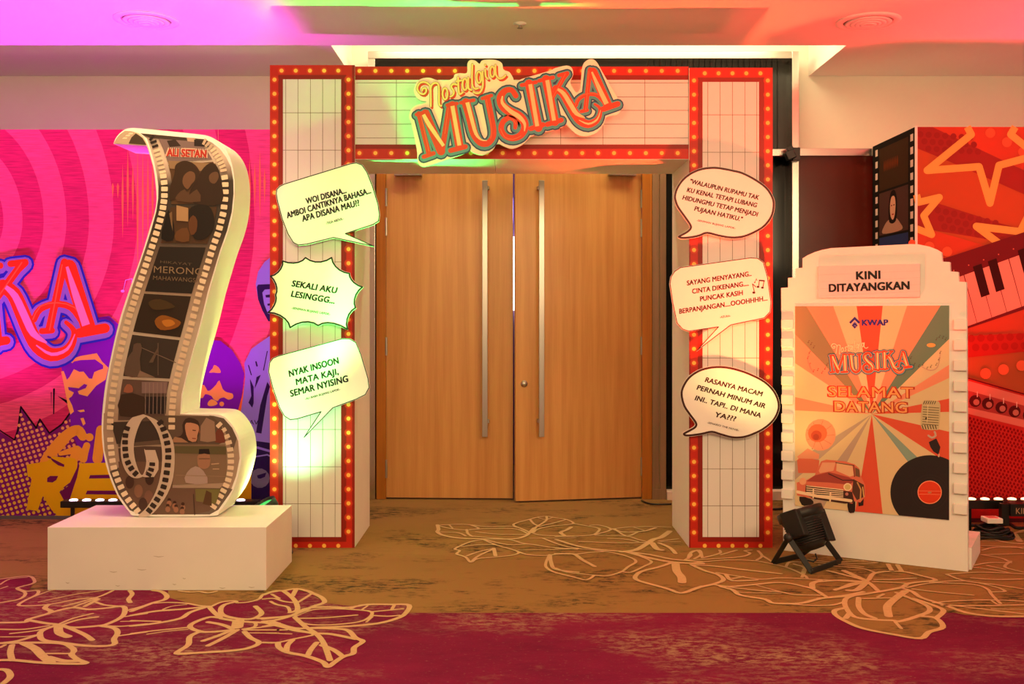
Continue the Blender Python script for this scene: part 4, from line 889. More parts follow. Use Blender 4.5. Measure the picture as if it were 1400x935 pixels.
K9 = lambda pts: [(1290+x/2.6, 380+y/2.6) for x, y in pts]
a.fill(K9([(-90, 320), (85, 352), (290, 410), (760, 540), (760, 860), (-90, 866)]), C(214, 42, 40)).layer()
a.fill(K9([(-90, 330), (85, 365), (290, 422), (760, 550), (760, 690), (290, 532), (85, 482), (-90, 440)]), C(244, 120, 110)).layer()
a.fill(K9([(-90, 370), (85, 400), (290, 455), (760, 590), (760, 640), (290, 505), (85, 460), (-90, 420)]), C(190, 60, 60)).layer()
a.stroke(K9([(-90, 322), (85, 356), (290, 414), (760, 546)]), 1.6, C(110, 20, 24)).layer()
for x, y in ((110, 437), (155, 446), (203, 460), (250, 474), (300, 488), (350, 502), (400, 516)):
    a.dot(1290+x/2.6, 380+y/2.6, 8.2, C(96, 22, 26)).dot(1290+(x+4)/2.6, 380+(y+4)/2.6, 4.2, C(210, 110, 100)).rect(1290+(x+6)/2.6, 380+(y-34)/2.6, 1290+(x+9)/2.6, 380+(y-14)/2.6, C(255, 190, 180))
a.layer()
for i in range(-6, 60):
    for j in range(0, 24):
        x = 92+i*13+(j % 2)*5; y = 498+j*12+i*3.4
        if y < 820 and x < 680: a.dot(1290+x/2.6, 380+y/2.6, 1.5, C(150, 16, 22), seg=6, ry=2.1)
a.layer().rect(1252.4, 708, x1p, 713.4, C(96, 40, 50))
a.obj('printed_keyboard_and_radio', rb, FABRIC)
# film print on the return face
SIDE = Plane((RX, RB, 0), (0, -1, 0), (0, 0, 1))
a = Art(SIDE); a.uvfill([(0, .01), (RB-RD, .01), (RB-RD, BH), (0, BH)], C(26, 19, 16)).layer()
W_ = RB-RD
for i in range(30):
    z = .03+i*.0835
    for u in (.055, W_-.085): a.uvfill([(u, z), (u+.045, z), (u+.045, z+.046), (u, z+.046)], C(214, 186, 172))
for k in range(8):
    z1 = 2.492-k*.312; z0 = z1-.296
    a.uvfill([(.13, z0), (W_-.12, z0), (W_-.12, z1), (.13, z1)], (C(58, 36, 20), C(74, 46, 40), C(40, 50, 92), C(70, 44, 34))[k % 4])
a.layer()
def blob(pts, col): a.uvfill(smooth_path(pts, 4, True), col)
zb2 = 2.18-.296
blob([(.20, zb2+.01), (.24, zb2+.07), (.33, zb2+.10), (.43, zb2+.10), (.51, zb2+.06), (.54, zb2+.01)], C(170, 124, 104)); blob([(.32, zb2+.08), (.31, zb2+.20), (.35, zb2+.28), (.42, zb2+.285), (.46, zb2+.21), (.44, zb2+.08)], C(30, 18, 15)); a.layer()
blob([(.345, zb2+.12), (.335, zb2+.19), (.36, zb2+.245), (.415, zb2+.245), (.435, zb2+.19), (.42, zb2+.12), (.385, zb2+.09)], C(204, 150, 122)); a.layer()
for u in (.352, .395): a.uvfill([(u, zb2+.185), (u+.025, zb2+.185), (u+.025, zb2+.192), (u, zb2+.192)], C(60, 30, 24))
a.uvfill([(.37, zb2+.122), (.405, zb2+.122), (.405, zb2+.131), (.37, zb2+.131)], C(150, 50, 44))
for i in range(9): blob([(.22+i*.03, 2.36), (.23+i*.03, 2.40), (.24+i*.03, 2.36), (.23+i*.03, 2.32)], C(110, 48, 18))
a.obj('printed_film_strip', rb, FABRIC)
MB().box(RX-.004, RX+.01, RD-.004, RD+.006, 0, BH+.003).obj('corner_trim', M['foam'], rb)

# ------------------------------------------------------------------ LED wash bars
def led_bar(lab, d, x0, x1, z0, z1, m, label):
    t = thing('led_wash_bar', lab, 'stage light', ((x0+x1)/2, d+.04, 0))
    MB().box(x0, x1, d, d+.09, z0, z1).obj('housing', M['plastic'], t, bevel=.004)
    x = x0+.07; k = 0
    while x < x1-.05:
        MB().lathe((x, d+.035, z1+.001), (0, 0, 1), [(.001, 0), (.026, 0), (.024, .005), (.012, .009), (.001, .010)], 16).obj('led_lens', m, t, True); x += .082; k += 1
    for x in (x0+.06, x1-.06):
        br_ = MB().box(x-.012, x+.012, d+.01, d+.08, 0, .006).box(x-.012, x+.012, d+.04, d+.05, .006, z0).obj('foot_bracket', M['plastic'], t)
    return t
d = 6.30; zt = EYE-(685.5-HZ)*d/F; zb = EYE-(694.5-HZ)*d/F
led_bar('black LED wash bar with white lenses on the floor behind the plinth', d, (82-700)*d/F, (82-700)*d/F+1.02, zb, zt, M['pinkled'], '')
led_bar('short black LED wash bar with white lenses beside the archway left leg', d, (312-700)*d/F, (352-700)*d/F, zb, zt, M['pinkled'], '')
d = 6.12; zt = EYE-(684-HZ)*d/F; zb = EYE-(696-HZ)*d/F
r1 = led_bar('black LED wash bar with red lit lenses on the floor before the red backdrop', d, (1316-700)*d/F, (1316-700)*d/F+1.0, zb, zt, M['redled'], '')
# power box with the cropped maker lettering, stand post and cables beside it
P = front(5.98)
t = thing('driver_box', 'black equipment box with KI lettering at the far right beside the red wash bar', 'box', P.at(P.hit(1400, 722)))
pbox(P, 1382, 689, 1440, 706, 0, -.10).obj('case', M['plastic'], t, bevel=.004)
Art(P).text('KING', (1389, 702.5), (1414, 702.5), 8.5, C(190, 150, 120), .0).obj('lettering', t)
pbox(P, 1372, 690, 1382, 719, -.02, -.06).obj('post', M['plastic'], t)
P = front(5.95)
t = thing('power_adapter', 'small pale power adapter lying on black cables at the right', 'adapter', P.at(P.hit(1361, 717)))
pbox(P, 1350, 709, 1372, 716, 0, -.09).obj('case', M['foam'], t, bevel=.006)
pbox(P, 1354, 708, 1366, 709.3, -.01, -.07).obj('lid', mat('pink_plastic', C(240, 120, 120), .4, noise=.05), t)
def cable(name, lab, pts, r=.008, cat='cable', m='rubber'):
    P3 = [Vector(p) for p in smooth_path(pts, 6)]
    o = MB().tube(P3, r, 6).obj(name, M[m], None, True); o['label'] = lab; o['category'] = cat; return o
def fpt(px, py, z=.009):
    r_ = ray(px, py); t_ = (z-EYE)/r_.z; p = Vector((0, 0, EYE))+r_*t_; return tuple(p)
cable('power_cable', 'looped black cable on the carpet below the red backdrop', [fpt(1300, 719), fpt(1330, 718), fpt(1352, 721), fpt(1378, 716), fpt(1392, 722), fpt(1420, 719)], .011)
t = thing('cable_bundle', 'coiled bundle of black cable behind the cinema board base', 'cable', (2.85, 6.0, 0))
for k in range(5):
    MB().tube([(2.85+.13*math.cos(q/10*math.pi)*(1-.1*k)+.02*math.sin(k*3), 6.0+.07*math.sin(q/10*math.pi), .012+.014*k+.008*math.sin(q+k)) for q in range(21)], .008, 6).obj('coil', M['rubber'], t, True)
cable('door_cable', 'thin grey cable on the carpet at the right door jamb', [fpt(877, 684), fpt(886, 688), fpt(900, 689.5), fpt(918, 689)], .006)
cable('cable', 'black cable running along the skirting right of the archway', [fpt(1040, 694), fpt(1060, 696), fpt(1085, 693)], .008)

# ------------------------------------------------------------------ par can lights
def par_can(lab, base_pt, c0, axis, L, r0, r1, feet, lensm, yoke_dir, lens_on=True):
    t = thing('par_can_light', lab, 'stage light', base_pt)
    c0 = Vector(c0); ax = Vector(axis).normalized()
    MB().lathe(c0, ax, [(.02, 0), (r0*.72, .004), (r0, .03), (r0*1.04, .10), (r1*.98, L*.72), (r1, L*.74), (r1, L), (r1-.008, L), (r1-.010, L-.02)], 28).obj('housing', M['black'], t, True)
    for k in range(9):
        h = L*(.18+.055*k); r_ = r0+(r1-r0)*(.2+.06*k)
        MB().lathe(c0, ax, [(r_*.97, h), (r_*1.045, h+.002), (r_*1.045, h+.007), (r_*.97, h+.009)], 28).obj('cooling_fin', M['black'], t, True)
    MB().lathe(c0+ax*(L-.018), ax, [(.001, 0), (r1-.012, 0), (r1-.02, .006), (.001, .008)], 24).obj('lens', lensm, t, True)
    for p in feet:
        pts = [Vector(q) for q in p]
        for q0, q1 in zip(pts, pts[1:]):
            dd = (q1-q0); c = (q0+q1)/2; up = Vector(yoke_dir)
            s_ = dd.normalized().cross(up).normalized()
            MB().obox(c, dd/2+dd.normalized()*.006, up.normalized()*.016, s_*.005).obj('yoke_bracket', M['black'], t, bevel=.002)
    s_ = ax.cross(Vector((0, 0, 1))).normalized() if abs(ax.z) < .99 else Vector((1, 0, 0))
    return t
# right can: stands in front of the cinema board, tipped up towards the arch
def P3(px, py, d): return tuple(Vector((0, 0, EYE))+ray(px, py)*d)
c0 = Vector(P3(1112, 752, 5.27)); c1 = Vector(P3(1093, 699, 5.33))
t = par_can('black par can floor light on a folding yoke in front of the cinema board', (1.5, 5.3, 0), c0, (c1-c0), (c1-c0).length+.012, .084, .110, [], M['redlens'], (1, 0, 0))
def strap(t, a_, b_, wdir, w_=.015, th=.0045):
    a_, b_ = Vector(a_), Vector(b_); dd = b_-a_; s_ = dd.normalized().cross(Vector(wdir)).normalized(); wv = s_.cross(dd.normalized())
    return MB().obox((a_+b_)/2, dd/2+dd.normalized()*.004, wv*w_, s_*th).obj('yoke_arm', M['black'], t, bevel=.002)
hub = P3(1078, 735, 5.20); hub2 = P3(1127, 737, 5.36)
f1 = fpt(1109, 781, .014); f2 = fpt(1149, 767, .014); f3 = fpt(1058, 768, .014); f4 = fpt(1096, 759, .014)
strap(t, hub, f1, (1, .2, .1)); strap(t, f1, f2, (0, 0, 1)); strap(t, hub2, f2, (1, .2, .1)); strap(t, hub, f3, (1, .2, .1)); strap(t, hub2, f4, (1, .2, .1)); strap(t, f3, f4, (0, 0, 1))
ctr = (Vector(hub)+Vector(hub2))/2
for h_ in (hub, hub2): MB().lathe(h_, (Vector(h_)-ctr), [(.001, -.012), (.020, -.012), (.024, .0), (.020, .016), (.001, .018)], 12).obj('clamp_knob', M['black'], t, True)
MB().lathe(c0+(c1-c0)*.80, (c1-c0), [(.100, 0), (.121, .004), (.121, .050), (.112, .054)], 28).obj('front_collar', M['black'], t, True)
lf = (Vector(hub)-Vector(hub2)).normalized(); axn = (c1-c0).normalized(); fw = axn.cross(lf).normalized()
if fw.y > 0: fw = -fw
MB().obox(c0+(c1-c0)*.62+lf*.105+fw*.02, lf*.022, axn*.070, fw*.055).obj('ballast_box', M['black'], t, bevel=.006)
MB().obox(c0+(c1-c0)*.55+fw*.092-lf*.045, lf*.030, axn*.085, fw*.012).obj('rear_panel', M['black'], t, bevel=.004)
MB().tube([P3(1115, 757, 5.25), P3(1117, 764, 5.22), P3(1112, 768, 5.2), P3(1104, 766, 5.2)], .004, 6).obj('power_lead', M['rubber'], t)
# green can lying behind the plinth
g0 = Vector(P3(382, 694, 5.585)); g1 = Vector(P3(350, 684, 5.56))
t = par_can('small black par can with green glow lying behind the white plinth by the left leg', (-1.36, 5.57, 0), Vector((-1.30, 5.585, .14)), (-.25, -.1, .5), .17, .05, .075, [], mat('green_lens', C(40, 120, 60), .2, emit=(.1, 1, .2, 1), es=.7, noise=.02), (1, 0, 0))
strap(t, (-1.40, 5.56, .20), (-1.46, 5.56, .008), (0, 1, 0)); strap(t, (-1.30, 5.60, .16), (-1.22, 5.60, .008), (0, 1, 0)); strap(t, (-1.46, 5.56, .008), (-1.22, 5.60, .008), (0, 1, 0))

# ------------------------------------------------------------------ white plinth and film strip cutout
t = thing('plinth', 'low white painted rectangular plinth with scuffed front face at the left', 'plinth', (-1.7, 5.14, 0))
MB().box(-2.236, -1.183, 4.858, 5.425, 0, .304).obj('box', M['white'], t, bevel=.002)
a = Art(front(4.858), lift=.0004)
for x, y, l_ in ((90, 796, 5), (158, 800, 6), (188, 778, 12), (150, 781, 10), (236, 798, 5), (250, 790, 4), (300, 803, 8), (340, 802, 8), (210, 760, 14)):
    a.stroke([(x, y, .5), (x+l_*.5, y+1.2, 1.1), (x+l_, y+.4, .4)], 1, C(196, 188, 172), smooth=2)
a.obj('scuff_marks', t, FABRIC)
FD = 5.10; PF = front(FD); FT = .30
outl = [(155.1, 197.8), (158, 190.5), (163, 184), (170, 178.6), (177, 176.4), (191, 176.6), (240, 181.4), (270, 184.6), (283, 186.6), (293, 190.8), (302.5, 198.3), (311, 209.5), (317.2, 225), (320.4, 246), (320.8, 266), (318.3, 293), (312, 318), (303, 343), (293.5, 374), (285.5, 402), (275, 445), (262.5, 489), (253, 526), (249.5, 545), (247.8, 566.5),
        (262, 567), (291, 567.2), (306, 570.6), (319, 584.5), (327.6, 603), (330, 628), (325, 653), (315.6, 678), (300, 700), (287.5, 706.6), (191.5, 706.8), (176, 700), (160.4, 678), (148, 647), (141, 616), (139, 579), (143, 535.5), (149.3, 501), (157.6, 462), (166, 430), (178, 393.6), (193, 351.5), (204.8, 313), (212, 289), (214, 270.5), (211.3, 240), (206.5, 216), (202, 204), (200.5, 200.4)]
k_ = outl.index((247.8, 566.5)); outl = smooth_path(outl[:k_+1], 4)+smooth_path(outl[k_+1:], 4)
uv = [PF.hit(*p) for p in outl]; z0 = min(p[1] for p in uv); uv = [(p[0], p[1]-z0+.306) for p in uv]; DZ = .306-z0
fm = thing('film_strip_cutout', 'tall curling film strip cutout with printed movie frames standing on the white plinth', 'cutout', (-1.75, 5.25, .304))
MB().prism(PF, uv, 0, -FT).obj('body', M['foam'], fm)
PF2 = Plane((0, FD, DZ), (1, 0, 0), (0, 0, 1))
class ArtF(Art):
    def q(s, x, y): p = PF.hit(*s.tf(x, y)); return (p[0], p[1])
G0 = C(88, 80, 76); G1 = C(206, 188, 172); G2 = C(166, 148, 136); GD = C(62, 54, 48)
# (left edge, right edge, tone) down the strip
ST = [((192.4, 183.5), (279.9, 191.5), G0), ((201, 190), (290, 196.2), G2), ((205.8, 205), (300.5, 204.5), G1), ((210.8, 222), (309.5, 216.5), G1), ((214.6, 240), (316, 230), G2), ((216.6, 256), (319, 248), GD), ((216.4, 272), (319.3, 266), GD), ((213.8, 290), (316.8, 291), GD),
      ((207, 315), (310.3, 317), GD), ((199, 340), (301.3, 342), C(98, 84, 74)), ((189.5, 368), (292, 373), C(128, 108, 94)), ((180, 396), (283.7, 401), C(160, 136, 118)), ((168.5, 431), (273.4, 444.5), C(186, 170, 154)), ((160, 463), (265, 475), C(196, 180, 164)), ((151.6, 501), (256, 508), C(198, 182, 166)), ((146.2, 536), (248.2, 540), C(190, 172, 156)), ((142.6, 570), (246.2, 567.5), C(172, 148, 130)), ((141.8, 590), (246, 590), C(150, 128, 114))]
a = ArtF(PF2)
n = len(a.v)
for i in range(len(ST)-1):
    (l0, r0, c0_), (l1, r1, c1_) = ST[i], ST[i+1]
    a.grad([l1, r1, r0, l0], [c1_, c1_, c0_, c0_])
# lower lobe
a.layer(.0003)
a.fill([(142, 566), (246, 567.5), (292, 569.6), (306, 573), (317.5, 586), (325.6, 604), (327.6, 628), (322.8, 652), (313.4, 677), (298.5, 698), (286.8, 704.4), (192, 704.6), (177.5, 698.4), (162.4, 677), (150, 646), (143, 616), (141.2, 590)], C(168, 144, 126))
a.layer().fill([(286, 569), (292, 569.6), (306, 573), (317.5, 586), (324, 600), (318, 620), (312, 600), (305, 585)], C(104, 88, 78)).fill([(318, 670), (313.4, 677), (298.5, 698), (286.8, 704.4), (262, 704), (280, 690), (304, 665)], C(110, 94, 84)).fill([(150, 646), (162.4, 677), (177.5, 698.4), (192, 704.6), (215, 704.6), (180, 670), (162, 640)], C(92, 78, 70)).layer()
# curl at the top left
a.fill([(155.6, 197.4), (159, 191), (164, 185), (171, 180), (179, 180.5), (186, 182), (196, 190), (201.4, 200)], C(186, 164, 140)).layer()
a.fill([(176, 197.5), (180, 189), (186, 183.5), (195, 190), (200.6, 199.4)], C(70, 56, 44)).fill([(192, 183.4), (280, 191.6), (286, 196), (240, 193), (205, 189.4)], C(62, 50, 42))
a.stroke([(184, 182, 1), (193, 186, 1.2), (200, 196, 1.2), (204, 208, 1), (209, 226, .6)], 1, C(232, 208, 176), smooth=3)
for x, y in ((170, 189.5), (174, 186), (178, 183.2)): a.fill([(x-3, y+1.6), (x+3.2, y+1.6), (x+4.6, y-.4), (x-.6, y-.6)], C(232, 212, 182))
a.obj('printed_film_band', fm)
fr = ArtF(PF2, lift=.0028)
def lerp(p, q, t): return (p[0]+(q[0]-p[0])*t, p[1]+(q[1]-p[1])*t)
cum = [0]
for i in range(len(ST)-1):
    m0 = lerp(ST[i][0], ST[i][1], .5); m1 = lerp(ST[i+1][0], ST[i+1][1], .5); cum.append(cum[-1]+math.hypot(m1[0]-m0[0], m1[1]-m0[1]))
def strip(s_, f):                               # point at length s along the strip, fraction f across
    for i in range(len(ST)-1):
        if s_ <= cum[i+1] or i == len(ST)-2:
            t = (s_-cum[i])/(cum[i+1]-cum[i]); return lerp(lerp(ST[i][0], ST[i+1][0], t), lerp(ST[i][1], ST[i+1][1], t), f)
def s_of_y(y, f=.5):
    lo, hi = 0, cum[-1]
    for _ in range(40):
        m = (lo+hi)/2
        if strip(m, f)[1] < y: lo = m
        else: hi = m
    return (lo+hi)/2
FR = [(193, 221, C(120, 100, 100)), (224.5, 279.5, C(84, 58, 36)), (284, 334, C(74, 50, 30)), (339, 401, C(38, 30, 25)), (404.5, 458.5, C(48, 34, 22)), (462.5, 517, C(58, 48, 42)), (521, 575, C(96, 74, 66))]
def fpatch(y0, y1, f0, f1, col, A_=fr):
    s0, s1 = s_of_y(y0), s_of_y(y1); n_ = 5; L_ = [strip(s0+(s1-s0)*k/n_, f0) for k in range(n_+1)]; R_ = [strip(s0+(s1-s0)*k/n_, f1) for k in range(n_+1)]
    A_.fill(L_+R_[::-1], col)
for y0, y1, c_ in FR: fpatch(y0, y1, .185, .80, c_)
fr.layer()
def FP(k): return lambda pts: [(k[0]+x/k[2], k[1]+y/k[2]) for x, y in pts]
q = FP((150, 170, 7.778))
# frame 2: two people in profile; frame 1: title with red outlined lettering
fr.fill(q([(610, 185), (700, 170), (760, 240), (640, 250)]), C(50, 38, 34)).fill(q([(820, 150), (910, 155), (920, 200), (830, 190)]), C(180, 150, 130)).fill(q([(900, 170), (1020, 190), (1060, 250), (900, 240)]), C(40, 30, 28)).layer()
fr.text('ALI SETAN', q([(606, 345)])[0], q([(1030, 362)])[0], 11.5, C(214, 178, 156), .13).layer()
fr.text('ALI SETAN', q([(612, 345)])[0], q([(1025, 362)])[0], 10.5, C(176, 44, 36), .05)
fr.fill(q([(620, 395), (1130, 425), (1160, 520), (640, 480)]), C(140, 112, 84)).layer()
fr.fill(q([(690, 540), (700, 450), (760, 405), (830, 400), (910, 440), (960, 520), (930, 600), (860, 690), (760, 760), (650, 820), (640, 700)]), C(54, 36, 22), smooth=3).fill(q([(920, 620), (980, 500), (1060, 425), (1130, 440), (1180, 560), (1195, 850), (900, 850), (850, 740)]), C(50, 32, 20), smooth=3).layer()
fr.fill(q([(790, 560), (850, 510), (905, 530), (910, 600), (870, 650), (830, 700), (780, 640)]), C(108, 76, 54), smooth=3).fill(q([(1060, 560), (1100, 520), (1150, 520), (1160, 580), (1120, 640), (1070, 620)]), C(98, 70, 50), smooth=3).fill(q([(720, 760), (800, 700), (850, 760), (930, 700), (970, 830), (720, 825)]), C(86, 60, 42), smooth=2).layer()
q = FP((200, 170, 4.065))
fr.fill(q([(170, 455), (235, 470), (235, 545), (170, 540)]), C(170, 136, 98)).fill(q([(85, 640), (100, 560), (125, 480), (155, 560), (150, 650)]), C(24, 17, 13), smooth=2).fill(q([(240, 560), (240, 480), (290, 452), (350, 460), (378, 520), (370, 590), (330, 640), (270, 640)]), C(30, 20, 14), smooth=3).layer()
fr.fill(q([(236, 550), (262, 510), (285, 540), (280, 600), (250, 620)]), C(96, 58, 32), smooth=2).fill(q([(170, 600), (230, 580), (240, 655), (165, 650)]), C(100, 64, 34), smooth=2).fill(q([(130, 500), (145, 490), (150, 600), (140, 560)]), C(120, 92, 64)).layer()
fr.text('HIKAYAT', q([(80, 775)])[0], q([(255, 790)])[0], 3.6, C(104, 88, 72), .0).text('MERONG', q([(44, 828)])[0], q([(312, 842)])[0], 9.6, C(140, 118, 94), .0).text('MAHAWANGSA', q([(40, 868)])[0], q([(300, 884)])[0], 6, C(118, 98, 78), .0)
q = FP((130, 160, 3.339))
fr.fill([(212, 440), (222, 432), (238, 436), (248, 442), (240, 450), (220, 452)], C(140, 84, 24), smooth=3).layer().fill([(222, 440), (234, 438), (240, 444), (228, 448)], C(190, 120, 40), smooth=3).fill([(204, 414), (220, 410), (240, 420), (226, 424), (210, 424)], C(70, 52, 26), smooth=3)
q = FP((120, 430, 3.224))
fr.fill(q([(165, 270), (175, 200), (200, 165), (205, 135), (235, 130), (240, 160), (232, 200), (238, 260), (230, 278)]), C(92, 74, 64), smooth=2).stroke(q([(240, 150), (390, 215)]), 1, C(120, 100, 88)).stroke(q([(312, 130), (312, 270)]), .9, C(110, 92, 80)).fill(q([(272, 215), (310, 150), (314, 156), (290, 215)]), C(96, 78, 66)).fill(q([(232, 250), (300, 280), (220, 280)]), C(130, 108, 92))
fr.fill(q([(160, 345), (175, 310), (198, 318), (200, 345)]), C(150, 90, 70), smooth=2).fill(q([(240, 300), (355, 300), (350, 350), (240, 350)]), C(128, 104, 104)).fill(q([(150, 355), (250, 365), (255, 440), (145, 450)]), C(58, 40, 30), smooth=2).fill(q([(255, 365), (350, 365), (345, 440), (260, 440)]), C(38, 30, 30)).layer()
for k in range(6): fr.stroke(q([(258+k*17, 305), (256+k*17, 440)]), .7, C(150, 126, 120))
fr.obj('printed_frames', fm)
# sprocket holes down both edges
sp = ArtF(PF2, lift=.0042)
def hole(A_, c, d_, hw, hh, col):
    L_ = math.hypot(*d_); dx, dy = d_[0]/L_, d_[1]/L_; pts = []
    for sx, sy in ((1, 1), (-1, 1), (-1, -1), (1, -1)):
        for k in range(3):
            an = math.atan2(sy, sx)+(k-1)*.6; r_ = min(hw, hh)*.3
            ox = sx*(hw-r_)+r_*math.cos(an)*1.2; oy = sy*(hh-r_)+r_*math.sin(an)*1.2
            pts.append((c[0]+dy*ox+dx*oy, c[1]-dx*ox+dy*oy))
    A_.fill(pts, col)
s_ = 10; k = 0
while s_ < cum[-1]-4:
    for f in (.085, .895):
        c = strip(s_, f); c2 = strip(min(s_+1, cum[-1]), f); y = c[1]
        faint = 200 < y < 236 or y > 400
        col = C(222, 198, 170) if faint else C(236, 216, 188)
        if y < 204: col = C(40, 32, 28) if f < .5 else C(190, 168, 146)
        hole(sp, c, (c2[0]-c[0], c2[1]-c[1]), 4.3, 3.0 if y > 240 else 1.7, col)
    s_ += 9.4 if strip(s_, .5)[1] > 236 else 5.6
def holes(path, pitch, hw, hh, col, w0=None):
    P_ = smooth_path(path, 12); acc = 0
    for i in range(1, len(P_)):
        dx, dy = P_[i][0]-P_[i-1][0], P_[i][1]-P_[i-1][1]; acc += math.hypot(dx, dy)
        if acc > pitch: acc = 0; hole(sp, P_[i], (dx, dy), hw, hh, col)
holes([(151, 592), (152, 612), (156, 640), (165, 665), (175, 683), (188, 699)], 8.8, 4.2, 2.9, C(232, 212, 186))
holes([(294, 576), (305, 588), (313, 606), (316, 630), (313, 655), (303, 677), (290, 697)], 8.0, 4.2, 2.6, C(226, 204, 178))
sp.obj('printed_sprocket_holes', fm)
# frames of the lower lobe
lo = ArtF(PF2, lift=.0036); q = FP((120, 430, 3.224)); r4 = FP((230, 540, 5.343))
lo.fill([(160, 580), (176, 577), (226, 569), (290, 570), (303, 582), (309, 604), (298, 609), (228, 608), (162, 612)], C(96, 78, 66)).fill([(237, 608.5), (308, 608.5), (310, 616), (310.5, 640), (308, 661), (236, 664)], C(128, 104, 84)).fill([(236, 668), (304, 668.5), (299, 684), (286, 700), (262, 704), (215, 704), (192, 700), (176, 680), (164, 650), (162, 632), (238, 632)], C(104, 78, 64)).layer()
lo.fill([(152, 578), (224, 576), (222, 602), (160, 608)], C(62, 50, 44)).fill([(162, 614), (198, 611), (236, 612), (236, 632), (164, 632)], C(84, 64, 56)).layer()
lo.fill(r4([(30, 350), (30, 322), (90, 305), (110, 270), (105, 225), (128, 180), (170, 172), (220, 195), (232, 250), (212, 345), (205, 350)]), C(60, 42, 34), smooth=2).fill(r4([(125, 250), (135, 208), (200, 215), (228, 240), (215, 300), (205, 345), (150, 335)]), C(190, 136, 108), smooth=2).fill(r4([(20, 350), (50, 310), (100, 320), (150, 352)]), C(160, 120, 92)).fill(r4([(345, 350), (340, 310), (360, 260), (395, 260), (412, 310), (415, 352)]), C(112, 58, 44), smooth=2).fill(r4([(240, 230), (280, 170), (340, 200), (350, 340), (290, 350), (235, 340)]), C(150, 122, 104)).layer()
lo.fill(r4([(180, 258), (205, 262), (204, 268), (180, 265)]), C(70, 40, 30)).fill(r4([(225, 230), (236, 280), (228, 284)]), C(150, 84, 58)).fill(r4([(176, 318), (205, 320), (204, 326), (178, 325)]), C(130, 60, 46))
lo.fill(r4([(50, 378), (425, 380), (424, 440), (50, 430)]), C(92, 84, 56)).layer().fill(r4([(225, 436), (228, 400), (300, 398), (308, 436)]), C(36, 28, 26)).fill(r4([(215, 480), (225, 440), (305, 440), (305, 520), (270, 545), (225, 530)]), C(158, 116, 92), smooth=2).fill(r4([(130, 645), (140, 570), (200, 525), (260, 560), (290, 650)]), C(166, 144, 138), smooth=2).layer().stroke(r4([(228, 470), (305, 470)]), .8, C(70, 50, 40)).stroke(r4([(320, 510), (370, 505)]), 1.6, C(184, 152, 124)).stroke(r4([(330, 545), (372, 545)]), 1.4, C(184, 152, 124)).stroke(r4([(60, 590), (420, 600)]), .8, C(146, 120, 98))
for x, y in ((10, 770), (50, 790), (105, 830), (0, 812), (60, 815), (110, 800)): lo.dot(*r4([(x, y)])[0], 2.4, C(60, 34, 26)).dot(r4([(x, y)])[0][0], r4([(x, y)])[0][1]+5, 3.4, C(150, 104, 82), 4)
lo.fill(r4([(200, 690), (385, 692), (350, 800), (205, 780)]), C(112, 104, 60)).fill(r4([(255, 800), (280, 700), (320, 720), (320, 815)]), C(84, 58, 36)).stroke(r4([(188, 730), (196, 880)]), 1, C(60, 40, 34)).layer()
for x, y, c_ in ((180, 640, C(150, 110, 88)), (178, 660, C(70, 46, 38)), (205, 655, C(60, 40, 34)), (190, 672, C(130, 92, 74)), (204, 680, C(120, 84, 70)), (196, 690, C(70, 48, 40))): lo.dot(x, y, 6, c_, 9)
# printed inner coil
CO = C(200, 180, 164)
lo.layer(.0004)
qq = FP((140, 560, 6.033))
lo.fill(qq([(310, 38), (235, 85), (180, 180), (155, 310), (165, 430), (205, 525), (262, 568), (330, 560), (372, 500), (384, 430), (355, 335), (350, 345), (366, 430), (352, 510), (330, 545), (300, 500), (270, 400), (264, 290), (290, 180), (330, 90), (365, 60)]), CO, smooth=3)
lo.fill(qq([(330, 40), (430, 80), (520, 150), (580, 250), (600, 380), (588, 560), (540, 700), (450, 830), (380, 884), (300, 884), (370, 810), (440, 690), (480, 560), (496, 420), (488, 290), (450, 170), (390, 85), (345, 52)]), CO, smooth=3)
lo.fill(qq([(350, 338), (440, 338), (468, 430), (466, 500), (430, 560), (360, 562), (330, 556), (372, 520), (386, 430)]), CO)
lo.obj('printed_lower_frames', fm)
sp = ArtF(PF2, lift=.0095)
DKH = C(50, 38, 34)
holes([(178, 578), (173, 592), (172, 610), (174, 628), (181, 642), (188, 650)], 8.6, 3.8, 2.9, DKH)
holes([(214, 572), (222, 582), (228, 600), (231, 620), (229, 645), (224, 668), (213, 688), (204, 700)], 8.8, 4.0, 2.9, DKH)
holes([(209, 628), (209, 636), (207, 644), (204, 650)], 7.2, 3.8, 2.3, DKH)
sp.obj('printed_coil_holes', fm)
for o in fm.children:
    if 'holes' in o.name: o['kind'] = 'stuff'

# ------------------------------------------------------------------ cinema board standee
A0 = Vector((1.529, 5.687, 0)); B0 = Vector((2.354, 5.21, 0)); du = (B0-A0).normalized(); PS = Plane(A0, du, (0, 0, 1)); nb = -PS.n
stn = thing('cinema_board', 'cream stepped cinema style board with welcome poster at the right of the archway', 'signboard', tuple(A0+du*.47+nb*.2))
opx = [(1071, 752.3), (1067.9, 393.6), (1077.4, 393), (1077.4, 380), (1087.6, 379.4), (1087.6, 366.8), (1097.2, 366), (1097.2, 353.2), (1104, 349), (1114, 344.6), (1124, 341.6), (1136, 339.2), (1182.8, 336.8), (1222, 334.8), (1245, 333.6), (1256, 334), (1271, 337.2), (1280, 340.6), (1287, 344.8), (1288, 357.6), (1298.4, 358.2), (1299, 370.8), (1310, 371.8), (1310.8, 384.8), (1321.2, 385.6), (1323.4, 781.4)]
uv = [PS.hit(*p) for p in opx]; uv = [(u, max(v, 0) if v > .03 else 0) for u, v in uv]
L = uv[-1][0]
MB().prism(PS, uv, 0, -.05).obj('board', M['white'], stn)
